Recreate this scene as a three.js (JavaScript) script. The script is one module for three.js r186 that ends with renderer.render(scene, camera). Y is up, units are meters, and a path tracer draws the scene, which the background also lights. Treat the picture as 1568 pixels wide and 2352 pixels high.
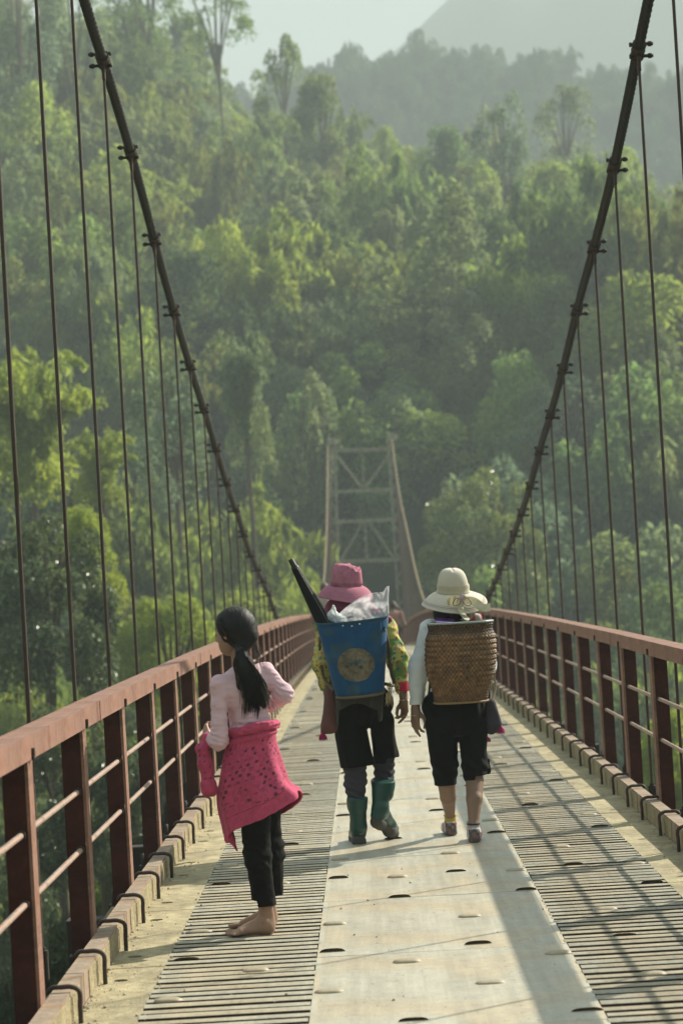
import * as THREE from 'three';
import { mergeGeometries } from 'three/addons/utils/BufferGeometryUtils.js';

// ---------------------------------------------------------------- camera, sky, sun, exposure
const scene = new THREE.Scene();
const FOV = 23.72, EYE = 1.6;
const camera = new THREE.PerspectiveCamera(FOV, 682 / 1024, 0.3, 3000);
camera.position.set(0, EYE, 0);
camera.rotation.order = 'YXZ';
camera.rotation.set(0.02136, 0.00756, -0.058);
camera.focus = 12.2;
camera.userData.fStop = 4.0;
scene.add(camera);

const SUN_DIR = new THREE.Vector3(1.09, 1.0, -1.17).normalize();
const sun = new THREE.DirectionalLight(new THREE.Color(1.0, 0.925, 0.79), 5);
sun.position.copy(SUN_DIR).multiplyScalar(120);
sun.target.position.set(0, 0, -20);
sun.castShadow = true;
sun.shadow.radius = 1.3;
sun.shadow.mapSize.set(4096, 4096);
Object.assign(sun.shadow.camera, { left: -90, right: 90, top: 90, bottom: -90, near: 1, far: 400 });
scene.add(sun, sun.target);
{
  const W = 512, H = 256, d = new Float32Array(W * H * 4), v = new THREE.Vector3();
  for (let j = 0; j < H; j++) for (let i = 0; i < W; i++) {
    const el = ((j + 0.5) / H - 0.5) * Math.PI, az = ((i + 0.5) / W - 0.5) * 2 * Math.PI;
    v.set(Math.cos(el) * Math.cos(az), Math.sin(el), Math.cos(el) * Math.sin(az));
    const up = Math.max(0, v.y), g = Math.max(0, v.dot(SUN_DIR));
    const t = Math.pow(1 - up, 2.2), a = 0.55 * Math.pow(g, 7);
    const o = (j * W + i) * 4;
    d[o] = 0.19 + 0.10 * t + a * 0.86; d[o + 1] = 0.235 + 0.08 * t + a * 0.84; d[o + 2] = 0.265 + 0.04 * t + a * 0.76; d[o + 3] = 1;
  }
  const sky = new THREE.DataTexture(d, W, H, THREE.RGBAFormat, THREE.FloatType);
  sky.mapping = THREE.EquirectangularReflectionMapping; sky.magFilter = sky.minFilter = THREE.LinearFilter; sky.needsUpdate = true;
  scene.background = sky; scene.environment = sky;
  scene.backgroundIntensity = scene.environmentIntensity = 1.0;
}
scene.fog = new THREE.FogExp2(new THREE.Color(0.80, 0.94, 0.93), 0.00122);
const renderer = new THREE.WebGLRenderer({ antialias: true });
renderer.toneMapping = THREE.LinearToneMapping;
renderer.toneMappingExposure = 2.25;
renderer.shadowMap.enabled = true;

// ---------------------------------------------------------------- helpers
const V = (x, y, z) => new THREE.Vector3(x, y, z);
function rng(seed) { let s = seed >>> 0; return () => { s = (s + 0x6d2b79f5) | 0; let t = Math.imul(s ^ (s >>> 15), 1 | s); t = (t + Math.imul(t ^ (t >>> 7), 61 | t)) ^ t; return ((t ^ (t >>> 14)) >>> 0) / 4294967296; }; }
const clamp = (x, a = 0, b = 1) => Math.min(b, Math.max(a, x)), lerp = (a, b, t) => a + (b - a) * t, sm = (a, b, x) => { const t = clamp((x - a) / (b - a)); return t * t * (3 - 2 * t); };
const hash3 = (x, y, z) => { let h = Math.imul(x, 374761393) ^ Math.imul(y, 668265263) ^ Math.imul(z, 2147483647 - 58); h = Math.imul(h ^ (h >>> 13), 1274126177); return ((h ^ (h >>> 16)) >>> 0) / 4294967296; };
function noise(x, y, z) {
  const X = Math.floor(x), Y = Math.floor(y), Z = Math.floor(z); let a = x - X, b = y - Y, c = z - Z; a = a * a * (3 - 2 * a); b = b * b * (3 - 2 * b); c = c * c * (3 - 2 * c);
  const h = hash3, l = lerp;
  return l(l(l(h(X, Y, Z), h(X + 1, Y, Z), a), l(h(X, Y + 1, Z), h(X + 1, Y + 1, Z), a), b), l(l(h(X, Y, Z + 1), h(X + 1, Y, Z + 1), a), l(h(X, Y + 1, Z + 1), h(X + 1, Y + 1, Z + 1), a), b), c) * 2 - 1;
}
const fbm = (x, y, z, n = 3) => { let s = 0, a = 0.5; for (let i = 0; i < n; i++) { s += a * noise(x, y, z); x *= 2.03; y *= 2.03; z *= 2.03; a *= 0.5; } return s; };
// tileable 2-D noise for textures, p cells across
function tnoise(u, v, p, s) { const x = u * p, y = v * p, X = Math.floor(x), Y = Math.floor(y); let a = x - X, b = y - Y; a = a * a * (3 - 2 * a); b = b * b * (3 - 2 * b); const m = (k) => ((k % p) + p) % p, h = (i, j) => hash3(m(i), m(j), s); return lerp(lerp(h(X, Y), h(X + 1, Y), a), lerp(h(X, Y + 1), h(X + 1, Y + 1), a), b); }
const tstreak = (u, v, pu, pv, s) => { const x = u * pu, y = v * pv, X = Math.floor(x), Y = Math.floor(y); let a = x - X, b = y - Y; a = a * a * (3 - 2 * a); b = b * b * (3 - 2 * b); const h = (i, j) => hash3(((i % pu) + pu) % pu, ((j % pv) + pv) % pv, s); return lerp(lerp(h(X, Y), h(X + 1, Y), a), lerp(h(X, Y + 1), h(X + 1, Y + 1), a), b); };
const tfbm = (u, v, p, s, n = 4) => { let r = 0, a = 0.5, t = 0; for (let i = 0; i < n; i++) { r += a * tnoise(u, v, p, s + i); t += a; a *= 0.55; p *= 2; } return r / t; };
function tex(N, fn, srgb = false) {   // fn(u, v) -> [r, g, b] 0..1
  const d = new Uint8Array(N * N * 4);
  for (let j = 0; j < N; j++) for (let i = 0; i < N; i++) { const c = fn((i + 0.5) / N, (j + 0.5) / N), o = (j * N + i) * 4; for (let k = 0; k < 3; k++) d[o + k] = clamp(Array.isArray(c) ? c[k] : c) * 255; d[o + 3] = 255; }
  const t = new THREE.DataTexture(d, N, N); t.wrapS = t.wrapT = THREE.RepeatWrapping; t.magFilter = t.minFilter = THREE.LinearFilter; if (srgb) t.colorSpace = THREE.SRGBColorSpace; t.needsUpdate = true; return t;
}
const rep = (t, x, y = x) => { const c = t.clone(); c.repeat.set(x, y); c.needsUpdate = true; return c; };
const lin = (r, g, b) => new THREE.Color().setRGB(r, g, b);
const std = (c, rough = 0.8, o = {}) => new THREE.MeshPhysicalMaterial({ color: c, roughness: rough, ...o });
const used = new Map();
function numbered(n) { const k = used.get(n) ?? 0; used.set(n, k + 1); return k ? n + '_' + String(k).padStart(3, '0') : n; }
function tag(o, label, category, group, kind) { Object.assign(o.userData, label && { label }, category && { category }, group && { group }, kind && { kind }); return o; }
function shade(o) { o.traverse((m) => { if (m.isMesh) m.castShadow = m.receiveShadow = true; }); return o; }
function thing(name, label, category, pos, group) { const o = new THREE.Group(); o.name = numbered(name); if (pos) o.position.copy(pos); scene.add(o); return tag(o, label, category, group); }
function part(name, geo, m, parent, worldSpace = false) {
  const g = Array.isArray(geo) ? merge(geo) : geo;
  if (worldSpace) g.translate(-parent.position.x, -parent.position.y, -parent.position.z);
  const o = new THREE.Mesh(g, m); o.name = name; o.castShadow = o.receiveShadow = true; (parent ?? scene).add(o); return o;
}
function merge(list) {
  const has = (k) => list.every((g) => g.attributes[k]);
  const gs = list.map((g) => { const c = g.index ? g.toNonIndexed() : g.clone(); for (const k of Object.keys(c.attributes)) if (!has(k)) c.deleteAttribute(k); return c; });
  return mergeGeometries(gs);
}
function place(mesh, x, y, z, rx = 0, ry = 0, rz = 0) { mesh.position.set(x, y, z); mesh.rotation.set(rx, ry, rz); return mesh; }
// a box with chamfered edges, uv in metres
function cbox(w, h, d, c = 0.004) {
  c = Math.min(c, w / 2.1, h / 2.1, d / 2.1);
  const s = new THREE.Shape(), a = w / 2 - c, b = h / 2 - c;
  s.moveTo(-a, -b - c + c); s.moveTo(-a, -b); s.lineTo(a, -b); s.lineTo(a, b); s.lineTo(-a, b);
  const g = new THREE.ExtrudeGeometry(s, { depth: d - 2 * c, bevelEnabled: true, bevelSize: c, bevelThickness: c, bevelSegments: 1, steps: 1 });
  g.translate(0, 0, -d / 2 + c); return boxUV(g);
}
function boxUV(g, du = 0, dv = 0) {
  const p = g.attributes.position, n = g.attributes.normal, uv = new Float32Array(p.count * 2);
  for (let i = 0; i < p.count; i++) { const nx = Math.abs(n.getX(i)), ny = Math.abs(n.getY(i)), nz = Math.abs(n.getZ(i)); const [a, b] = nx >= ny && nx >= nz ? [p.getZ(i), p.getY(i)] : ny >= nz ? [p.getX(i), p.getZ(i)] : [p.getX(i), p.getY(i)]; uv[i * 2] = a + du; uv[i * 2 + 1] = b + dv; }
  g.setAttribute('uv', new THREE.BufferAttribute(uv, 2)); return g;
}
function tubeAlong(pts, r, rad = 8, closed = false, seg) { const c = new THREE.CatmullRomCurve3(pts, closed, 'centripetal'); return new THREE.TubeGeometry(c, seg ?? Math.max(2, pts.length * 4), r, rad, closed); }
function rod(a, b, r, rad = 8, r2 = r) { const d = b.clone().sub(a), g = new THREE.CylinderGeometry(r2, r, d.length(), rad, 1); g.applyQuaternion(new THREE.Quaternion().setFromUnitVectors(V(0, 1, 0), d.clone().normalize())); g.translate((a.x + b.x) / 2, (a.y + b.y) / 2, (a.z + b.z) / 2); return g; }
const vcol = (g, f) => { const p = g.attributes.position, c = new Float32Array(p.count * 3); for (let i = 0; i < p.count; i++) c.set(f(p.getX(i), p.getY(i), p.getZ(i)), i * 3); g.setAttribute('color', new THREE.BufferAttribute(c, 3)); return g; };

// the photograph's perspective: a pixel of its 1568 x 2352 view, at a given distance along the bridge
const FP = 5600, VX = 833.2, VY = 1293, CR = Math.cos(0.058), SR = Math.sin(0.058);
const at = (x, y, dist) => { const dx = x - VX, dy = y - VY; return V((dx * CR - dy * SR) * dist / FP, EYE - (dx * SR + dy * CR) * dist / FP, -dist); };
const deckY = (z) => -1.744e-4 * z * z - 1.832e-7 * Math.abs(z) ** 3;
const deckTilt = (z) => Math.atan(-2 * 1.744e-4 * z - 3 * 1.832e-7 * z * z);   // rise per metre ahead
const onDeck = (z, x, h = 0) => V(x, deckY(z) + h, -z);
function layOn(m, z, x, h = 0) { m.position.copy(onDeck(z, x, h)); m.rotation.x = deckTilt(z); return m; }
const ORD = 'first second third fourth fifth sixth seventh eighth ninth tenth eleventh twelfth thirteenth fourteenth fifteenth sixteenth seventeenth eighteenth nineteenth twentieth twenty-first twenty-second twenty-third twenty-fourth twenty-fifth twenty-sixth twenty-seventh twenty-eighth twenty-ninth thirtieth thirty-first thirty-second thirty-third thirty-fourth'.split(' ');

// ---------------------------------------------------------------- signed distance meshes (bodies, clothes)
function field(prims, k = 0.02) {
  const P = prims.map((p) => {
    if (p.e) { const q = p.q ? p.q.clone().invert() : null, m = q ? new THREE.Matrix3().setFromMatrix4(new THREE.Matrix4().makeRotationFromQuaternion(q)).elements : null; return { e: true, c: p.e, r: p.r, m, sub: p.sub, k: p.k }; }
    const d = p.b.clone().sub(p.a); return { ax: p.a.x, ay: p.a.y, az: p.a.z, dx: d.x, dy: d.y, dz: d.z, l: 1 / Math.max(d.lengthSq(), 1e-9), r: p.r, dr: (p.r2 ?? p.r) - p.r, k: p.k };
  });
  return (x, y, z) => {
    let d = 1e3;
    for (const p of P) {
      let e;
      if (p.e) {
        let u = x - p.c.x, v = y - p.c.y, w = z - p.c.z;
        if (p.m) { const m = p.m, a = m[0] * u + m[3] * v + m[6] * w, b = m[1] * u + m[4] * v + m[7] * w; w = m[2] * u + m[5] * v + m[8] * w; u = a; v = b; }
        const a = u / p.r.x, b = v / p.r.y, c = w / p.r.z, k0 = Math.sqrt(a * a + b * b + c * c), a2 = a / p.r.x, b2 = b / p.r.y, c2 = c / p.r.z, k1 = Math.sqrt(a2 * a2 + b2 * b2 + c2 * c2);
        e = k1 < 1e-6 ? -Math.min(p.r.x, p.r.y, p.r.z) : k0 * (k0 - 1) / k1;
      } else {
        const u = x - p.ax, v = y - p.ay, w = z - p.az, t = clamp((u * p.dx + v * p.dy + w * p.dz) * p.l);
        e = Math.hypot(u - p.dx * t, v - p.dy * t, w - p.dz * t) - p.r - p.dr * t;
      }
      const kk = p.k ?? k;
      if (p.sub) { e = -e; const h = Math.max(kk - Math.abs(d - e), 0) / kk; d = Math.max(d, e) + h * h * kk / 4; }
      else { const h = Math.max(kk - Math.abs(d - e), 0) / kk; d = Math.min(d, e) - h * h * kk / 4; }
    }
    return d;
  };
}
function netMesh(f, mn, mx, h, color) {
  const nx = Math.ceil((mx.x - mn.x) / h) + 1, ny = Math.ceil((mx.y - mn.y) / h) + 1, nz = Math.ceil((mx.z - mn.z) / h) + 1, S = new Float32Array(nx * ny * nz), id = new Int32Array(nx * ny * nz).fill(-1);
  const I = (i, j, k) => (k * ny + j) * nx + i;
  for (let k = 0; k < nz; k++) for (let j = 0; j < ny; j++) for (let i = 0; i < nx; i++) S[I(i, j, k)] = f(mn.x + i * h, mn.y + j * h, mn.z + k * h);
  const pos = [], idx = [];
  for (let k = 0; k < nz - 1; k++) for (let j = 0; j < ny - 1; j++) for (let i = 0; i < nx - 1; i++) {
    const c = [S[I(i, j, k)], S[I(i + 1, j, k)], S[I(i, j + 1, k)], S[I(i + 1, j + 1, k)], S[I(i, j, k + 1)], S[I(i + 1, j, k + 1)], S[I(i, j + 1, k + 1)], S[I(i + 1, j + 1, k + 1)]];
    let neg = 0; for (const v of c) if (v < 0) neg++;
    if (!neg || neg === 8) continue;
    let x = 0, y = 0, z = 0, n = 0;
    for (let a = 0; a < 8; a++) for (const bit of [1, 2, 4]) { if (a & bit) continue; const b = a | bit; if ((c[a] < 0) === (c[b] < 0)) continue; const t = c[a] / (c[a] - c[b]); x += (a & 1) + (bit === 1 ? t : 0); y += ((a >> 1) & 1) + (bit === 2 ? t : 0); z += ((a >> 2) & 1) + (bit === 4 ? t : 0); n++; }
    id[I(i, j, k)] = pos.length / 3; pos.push(mn.x + (i + x / n) * h, mn.y + (j + y / n) * h, mn.z + (k + z / n) * h);
  }
  const quad = (a, b, c, d, flip) => { if (a < 0 || b < 0 || c < 0 || d < 0) return; flip ? idx.push(a, c, b, a, d, c) : idx.push(a, b, c, a, c, d); };
  for (let k = 1; k < nz - 1; k++) for (let j = 1; j < ny - 1; j++) for (let i = 1; i < nx - 1; i++) {
    const s = S[I(i, j, k)] < 0;
    if (s !== S[I(i + 1, j, k)] < 0) quad(id[I(i, j - 1, k - 1)], id[I(i, j, k - 1)], id[I(i, j, k)], id[I(i, j - 1, k)], !s);
    if (s !== S[I(i, j + 1, k)] < 0) quad(id[I(i - 1, j, k - 1)], id[I(i - 1, j, k)], id[I(i, j, k)], id[I(i, j, k - 1)], !s);
    if (s !== S[I(i, j, k + 1)] < 0) quad(id[I(i - 1, j - 1, k)], id[I(i, j - 1, k)], id[I(i, j, k)], id[I(i - 1, j, k)], !s);
  }
  const N = pos.length / 3, nor = new Float32Array(N * 3), e = h * 0.5, col = color && new Float32Array(N * 3);
  for (let i = 0; i < N; i++) {
    const x = pos[i * 3], y = pos[i * 3 + 1], z = pos[i * 3 + 2]; let a = f(x + e, y, z) - f(x - e, y, z), b = f(x, y + e, z) - f(x, y - e, z), c = f(x, y, z + e) - f(x, y, z - e); const l = Math.hypot(a, b, c) || 1;
    nor[i * 3] = a / l; nor[i * 3 + 1] = b / l; nor[i * 3 + 2] = c / l;
    if (col) col.set(color(x, y, z, a / l, b / l, c / l), i * 3);
  }
  const g = new THREE.BufferGeometry(); g.setAttribute('position', new THREE.BufferAttribute(new Float32Array(pos), 3)); g.setAttribute('normal', new THREE.BufferAttribute(nor, 3)); if (col) g.setAttribute('color', new THREE.BufferAttribute(col, 3));
  g.setIndex(idx); return g;
}
function bounds(prims, pad) { const b = new THREE.Box3(); for (const p of prims) { if (p.e) { const r = Math.max(p.r.x, p.r.y, p.r.z); b.expandByPoint(p.e.clone().addScalar(r)); b.expandByPoint(p.e.clone().addScalar(-r)); } else { const r = Math.max(p.r, p.r2 ?? p.r); for (const q of [p.a, p.b]) { b.expandByPoint(q.clone().addScalar(r)); b.expandByPoint(q.clone().addScalar(-r)); } } } return b.expandByScalar(pad); }
// prims -> mesh; warp(d, x, y, z) may cut or displace the field
function skin(prims, h, { k = 0.02, warp, color, pad = 0.02 } = {}) { const f0 = field(prims, k), f = warp ? (x, y, z) => warp(f0(x, y, z), x, y, z) : f0, b = bounds(prims, pad); return netMesh(f, b.min, b.max, h, color); }
const cap = (a, b, r, r2, k) => ({ a, b, r, r2, k });
const ell = (c, r, q, o = {}) => ({ e: c, r, q, ...o });
// ---------------------------------------------------------------- materials of the bridge
const grime = tex(1024, (u, v) => { const a = tfbm(u, v, 4, 1), b = tfbm(u, v, 23, 9), c = tnoise(u, v, 260, 3), s = tfbm(u, v, 3, 40, 4), w = 0.6 * tstreak(u, v, 29, 2, 70) + 0.4 * tstreak(u, v, 83, 5, 71), spot = sm(0.78, 0.84, tfbm(u, v, 60, 90, 2)); const k = 0.86 + 0.09 * (a - 0.5) + 0.09 * (b - 0.5) + 0.08 * (c - 0.5) + 0.13 * (w - 0.5) - 0.14 * spot, st = sm(0.54, 0.72, s); return [k * (1 + 0.02 * st), k * (0.985 - 0.018 * st), k * (0.95 - 0.06 * st)]; }, true);
const grimeBump = tex(512, (u, v) => 0.5 * tfbm(u, v, 20, 9) + 0.5 * tnoise(u, v, 200, 3));
const dirt = tex(512, (u, v) => { const a = tfbm(u, v, 6, 21), b = tfbm(u, v, 30, 29), c = tnoise(u, v, 220, 23); const k = 0.78 + 0.34 * (a - 0.45) + 0.26 * (b - 0.5) + 0.14 * (c - 0.5); return [k, k * 0.95, k * 0.82]; }, true);
const dirtBump = tex(512, (u, v) => 0.6 * tfbm(u, v, 30, 29) + 0.4 * tnoise(u, v, 220, 23));
const paint = tex(512, (u, v) => { const a = tfbm(u, v, 4, 51), b = tfbm(u, v, 22, 57), c = tnoise(u, v, 200, 59), chip = sm(0.60, 0.68, tfbm(u, v, 34, 61, 3)), rust = sm(0.56, 0.7, tfbm(u, v, 9, 67)); const k = 0.85 + 0.3 * (a - 0.5) + 0.18 * (b - 0.5) + 0.12 * (c - 0.5); let r = k, g = k, bl = k; g *= 1 - 0.12 * rust; bl *= 1 - 0.25 * rust; return [lerp(r, 1, chip * 0.5), lerp(g, 1, chip * 0.5), lerp(bl, 1, chip * 0.5)]; }, true);
const M = {
  plate: std(lin(0.60, 0.585, 0.505), 0.44, { map: grime, bumpMap: grimeBump, bumpScale: 0.0012, metalness: 0.0 }),
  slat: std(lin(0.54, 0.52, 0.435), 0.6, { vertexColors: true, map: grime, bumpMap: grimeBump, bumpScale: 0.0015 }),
  strip: std(lin(0.58, 0.56, 0.465), 0.9, { map: dirt, bumpMap: dirtBump, bumpScale: 0.004 }),
  lug: std(lin(0.50, 0.46, 0.36), 0.55, { map: grime }),
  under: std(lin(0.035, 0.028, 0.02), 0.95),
  red: std(lin(0.34, 0.175, 0.122), 0.68, { map: rep(paint, 1.6), bumpMap: grimeBump, bumpScale: 0.0008 }),
  post: std(lin(0.085, 0.026, 0.02), 0.72, { specularIntensity: 0.35, map: rep(paint, 1.6), bumpMap: grimeBump, bumpScale: 0.0008 }),
  pale: std(lin(0.50, 0.36, 0.29), 0.5, { map: paint }),
  kerb: std(lin(0.41, 0.31, 0.22), 0.75, { map: rep(paint, 1.6), bumpMap: dirtBump, bumpScale: 0.002 }),
  kerbSide: std(lin(0.54, 0.51, 0.41), 0.95, { map: dirt, bumpMap: dirtBump, bumpScale: 0.01 }),
  rebar: std(lin(0.065, 0.042, 0.032), 0.7, { map: paint }),
  cable: std(lin(0.018, 0.016, 0.012), 0.6, { map: rep(paint, 3) }),
  rust: std(lin(0.08, 0.045, 0.025), 0.75, { map: rep(paint, 3) }),
  hang: std(lin(0.085, 0.055, 0.036), 0.62, { map: rep(paint, 2) }),
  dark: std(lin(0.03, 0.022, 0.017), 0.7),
  rope: std(lin(0.33, 0.28, 0.19), 0.85, { map: rep(dirt, 4) }),
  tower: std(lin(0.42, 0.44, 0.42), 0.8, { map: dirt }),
};
const ZEND = 127, XC = 0.232;
// ---------------------------------------------------------------- the deck
const deck = new THREE.Group(); deck.name = 'bridge_deck'; deck.userData.kind = 'structure'; tag(deck, 'steel bridge deck with smooth middle plates and slotted wheel tracks on both sides'); scene.add(deck);
{
  const R = rng(11), plates = [], SEAM = 10.12, L = 1.7;
  for (let i = 0; i < 6; i++) { const g = cbox(0.99, 0.012, L - 0.007, 0.0025); boxUV(g, R() * 3, R() * 3); plates.push(g); }
  const stripG = [], stripPlain = [];
  for (let i = 0; i < 4; i++) {
    const s = new THREE.Shape(); s.moveTo(-0.119, -L / 2 + 0.004); s.lineTo(0.119, -L / 2 + 0.004); s.lineTo(0.119, L / 2 - 0.004); s.lineTo(-0.119, L / 2 - 0.004);
    const holed = s.clone();
    for (const z of [-0.55, 0.55]) { const h = new THREE.Path(); h.absellipse(-0.035, z, 0.032, 0.03, 0, Math.PI * 2, true); holed.holes.push(h); }
    for (const [sh, list] of [[holed, stripG], [s, stripPlain]]) { const g = new THREE.ExtrudeGeometry(sh, { depth: 0.012, bevelEnabled: false, curveSegments: 16 }); g.rotateX(-Math.PI / 2); g.translate(0, -0.006, 0); boxUV(g, R() * 4, R() * 4); list.push(g); }
  }
  let n = 0;
  for (let z = SEAM - L * 7 + L / 2; z < ZEND; z += L, n++) {
    for (const [name, g, m, x] of [['middle_plate', plates[(n * 5) % 6], M.plate, XC], ['edge_strip', stripG[n % 4], M.strip, XC - 1.2655], ['edge_strip', stripPlain[(n + 2) % 4], M.strip, XC + 1.2655]]) { const p = layOn(part(name, g, m, deck), z, x, -0.006 + (R() - 0.5) * 0.003); p.rotation.z += (R() - 0.5) * 0.004; }
  }
  // slats of the two wheel tracks, one by one near the camera
  const PER = 0.1125, W = 0.63;
  const slatC = (g, k) => { const n = g.attributes.normal, c = new Float32Array(n.count * 3); for (let i = 0; i < n.count; i++) c.set(n.getY(i) > 0.6 ? [k, k, k * 0.98] : [0.10, 0.072, 0.055], i * 3); g.setAttribute('color', new THREE.BufferAttribute(c, 3)); return g; };  // rust brown flanks by face direction, painting in the shade of the gaps
  const slats = [0, 1, 2, 3, 4, 5, 6, 7].map((v) => {
    const s = new THREE.Shape(), a = 0.0318 + ((v % 4) - 1.5) * 0.0012, e = 0.0014 * (v % 2); s.moveTo(-a, -0.03); s.lineTo(-a, -0.0012); s.lineTo(-a + 0.0012, 0); s.lineTo(0, 0.0012 + e); s.lineTo(a - 0.0012, e); s.lineTo(a, -0.0012 + e); s.lineTo(a, -0.03);
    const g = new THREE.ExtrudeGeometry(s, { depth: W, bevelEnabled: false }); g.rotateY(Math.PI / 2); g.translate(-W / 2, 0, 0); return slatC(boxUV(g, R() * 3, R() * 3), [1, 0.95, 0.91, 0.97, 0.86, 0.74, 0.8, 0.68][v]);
  });
  for (const side of [-1, 1]) {
    const pick = (z, q) => { const w = noise(z * 0.33, side * 5, 2) + 0.5 * noise(z * 1.3, side * 5, 7) + (side < 0 ? 0.9 * sm(15, 19, z) : 0); return slats[(w > 0.12 ? 4 : 0) + Math.floor(q * 3.99)]; };
    const far = [], x = XC + side * (0.495 + 0.021 + W / 2);
    const zs = []; for (let z = 8.838 - PER * 62; z < ZEND; z += PER) zs.push(z + (R() - 0.5) * 0.004);
    zs.forEach((z, i) => {
      const near = z > 7.2 && z < 24, q = R(), dy = (R() - 0.5) * 0.003, ry = (R() - 0.5) * 0.005, dx = (R() - 0.5) * 0.012;
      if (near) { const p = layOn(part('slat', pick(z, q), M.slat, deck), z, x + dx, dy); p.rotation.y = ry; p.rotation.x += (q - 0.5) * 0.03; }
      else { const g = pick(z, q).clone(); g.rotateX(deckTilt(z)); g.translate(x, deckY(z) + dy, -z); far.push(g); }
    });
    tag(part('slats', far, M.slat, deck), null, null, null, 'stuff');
    for (let z = SEAM - L * 7 + L / 2; z < ZEND; z += L) layOn(part('edge_bar', plates.edge ??= cbox(0.022, 0.03, L - 0.004, 0.003), M.plate, deck), z, XC + side * (0.495 + 0.0105), -0.0155);
  }
  // added dark plate under the slots, put there so they look dark
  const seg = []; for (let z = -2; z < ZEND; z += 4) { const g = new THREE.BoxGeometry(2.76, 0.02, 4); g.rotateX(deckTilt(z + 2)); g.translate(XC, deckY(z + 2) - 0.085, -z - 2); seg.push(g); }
  part('added_under_plate', seg, M.under, deck);
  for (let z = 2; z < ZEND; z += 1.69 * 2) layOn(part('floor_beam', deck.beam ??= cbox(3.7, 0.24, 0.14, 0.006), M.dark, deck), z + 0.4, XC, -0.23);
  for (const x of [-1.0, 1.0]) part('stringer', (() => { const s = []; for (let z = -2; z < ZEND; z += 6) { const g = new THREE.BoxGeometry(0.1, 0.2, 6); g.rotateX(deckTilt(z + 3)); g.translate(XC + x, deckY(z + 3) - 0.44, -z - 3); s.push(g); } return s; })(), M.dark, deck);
  delete deck.beam;
  // raised tread lugs punched out of the plates: an arched lip open on one side
  const lugG = (() => {
    const A = 18, B = 7, pos = [], idx = [];
    for (let j = 0; j <= B; j++) for (let i = 0; i <= A; i++) { const u = i / A * 2 - 1, v = j / B, prof = Math.pow(Math.max(0, 1 - Math.abs(u) ** 3.4), 0.6); pos.push(u * 0.056 * (1 - 0.1 * v), 0.0145 * prof * Math.cos(v * Math.PI / 2) ** 0.8 - 0.001, -0.036 * Math.sin(v * Math.PI / 2) * (0.4 + 0.6 * prof)); }
    for (let j = 0; j < B; j++) for (let i = 0; i < A; i++) { const a = j * (A + 1) + i, b = a + A + 1; idx.push(a, a + 1, b, a + 1, b + 1, b); }
    const outer = new THREE.BufferGeometry(); outer.setAttribute('position', new THREE.Float32BufferAttribute(pos, 3)); outer.setIndex(idx); outer.computeVertexNormals(); boxUV(outer);
    const inner = outer.clone(); inner.scale(0.93, 0.8, 0.9); inner.translate(0, -0.0005, 0.0005); return merge([outer, inner]);
  })();
  const A = [9.27, 10.24, 11.05, 12.7, 13.53, 16.0, 16.83, 19.46, 20.25, 22.7, 23.5], B = [8.6, 9.88, 11.84, 12.62, 14.43, 15.17, 17.72, 18.58, 21.06, 21.92, 24.5, 25.3];
  for (let z = 26.1; z < 48; z += 3.4) A.push(z, z + 0.8); for (let z = 28; z < 48; z += 3.4) B.push(z, z + 0.85);
  const cols = [[-1, A], [0, A], [1, B], [2, A], [3, B], [4, A], [5, B]];
  const colX = (c) => -0.527 + 0.305 * c;
  let flip = 0;
  for (const [c, list] of [[-1, A], [0, B], [1, A], [2, B], [3, A], [4, B], [5, A], [6, B]]) list.forEach((z, i) => {
    if (c === 0 && z === 11.84) return;
    const open = (i + c + 8) % 2 === 0;
    const p = layOn(part('tread_lug', lugG, M.lug, deck), z + (R() - 0.5) * 0.03, colX(c), 0.0005); p.rotation.y = (open ? 0 : Math.PI) + (R() - 0.5) * 0.06; p.scale.set(0.94 + R() * 0.12, 0.85 + R() * 0.3, 1);
  });
  // crumbs of earth along the kerbs and at the slot ends
  const crumb = new THREE.DodecahedronGeometry(1, 0), crumbs = new THREE.InstancedMesh(crumb, std(lin(0.40, 0.36, 0.27), 1), 2600), m4 = new THREE.Matrix4(), q = new THREE.Quaternion();
  for (let i = 0; i < 2600; i++) { const z = 7.5 + 26 * R() ** 1.8, w = R(), side = R() < 0.62 ? -1 : 1, dx = w < 0.65 ? 1.375 - 0.13 * R() ** 2.5 : w < 0.85 ? 1.14 + (R() - 0.5) * 0.05 : R() * 1.35, r = 0.0016 + 0.0055 * R() ** 4; q.setFromEuler(new THREE.Euler(R() * 6, R() * 6, R() * 6)); m4.compose(onDeck(z, XC + side * dx, r * 0.4), q, V(r * 1.4, r * 0.8, r)); crumbs.setMatrixAt(i, m4); }
  crumbs.name = 'earth_crumbs'; crumbs.castShadow = crumbs.receiveShadow = true; tag(crumbs, 'loose crumbs of dry earth scattered along the kerbs and tracks', 'dirt', null, 'stuff'); scene.add(crumbs);
}
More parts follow.
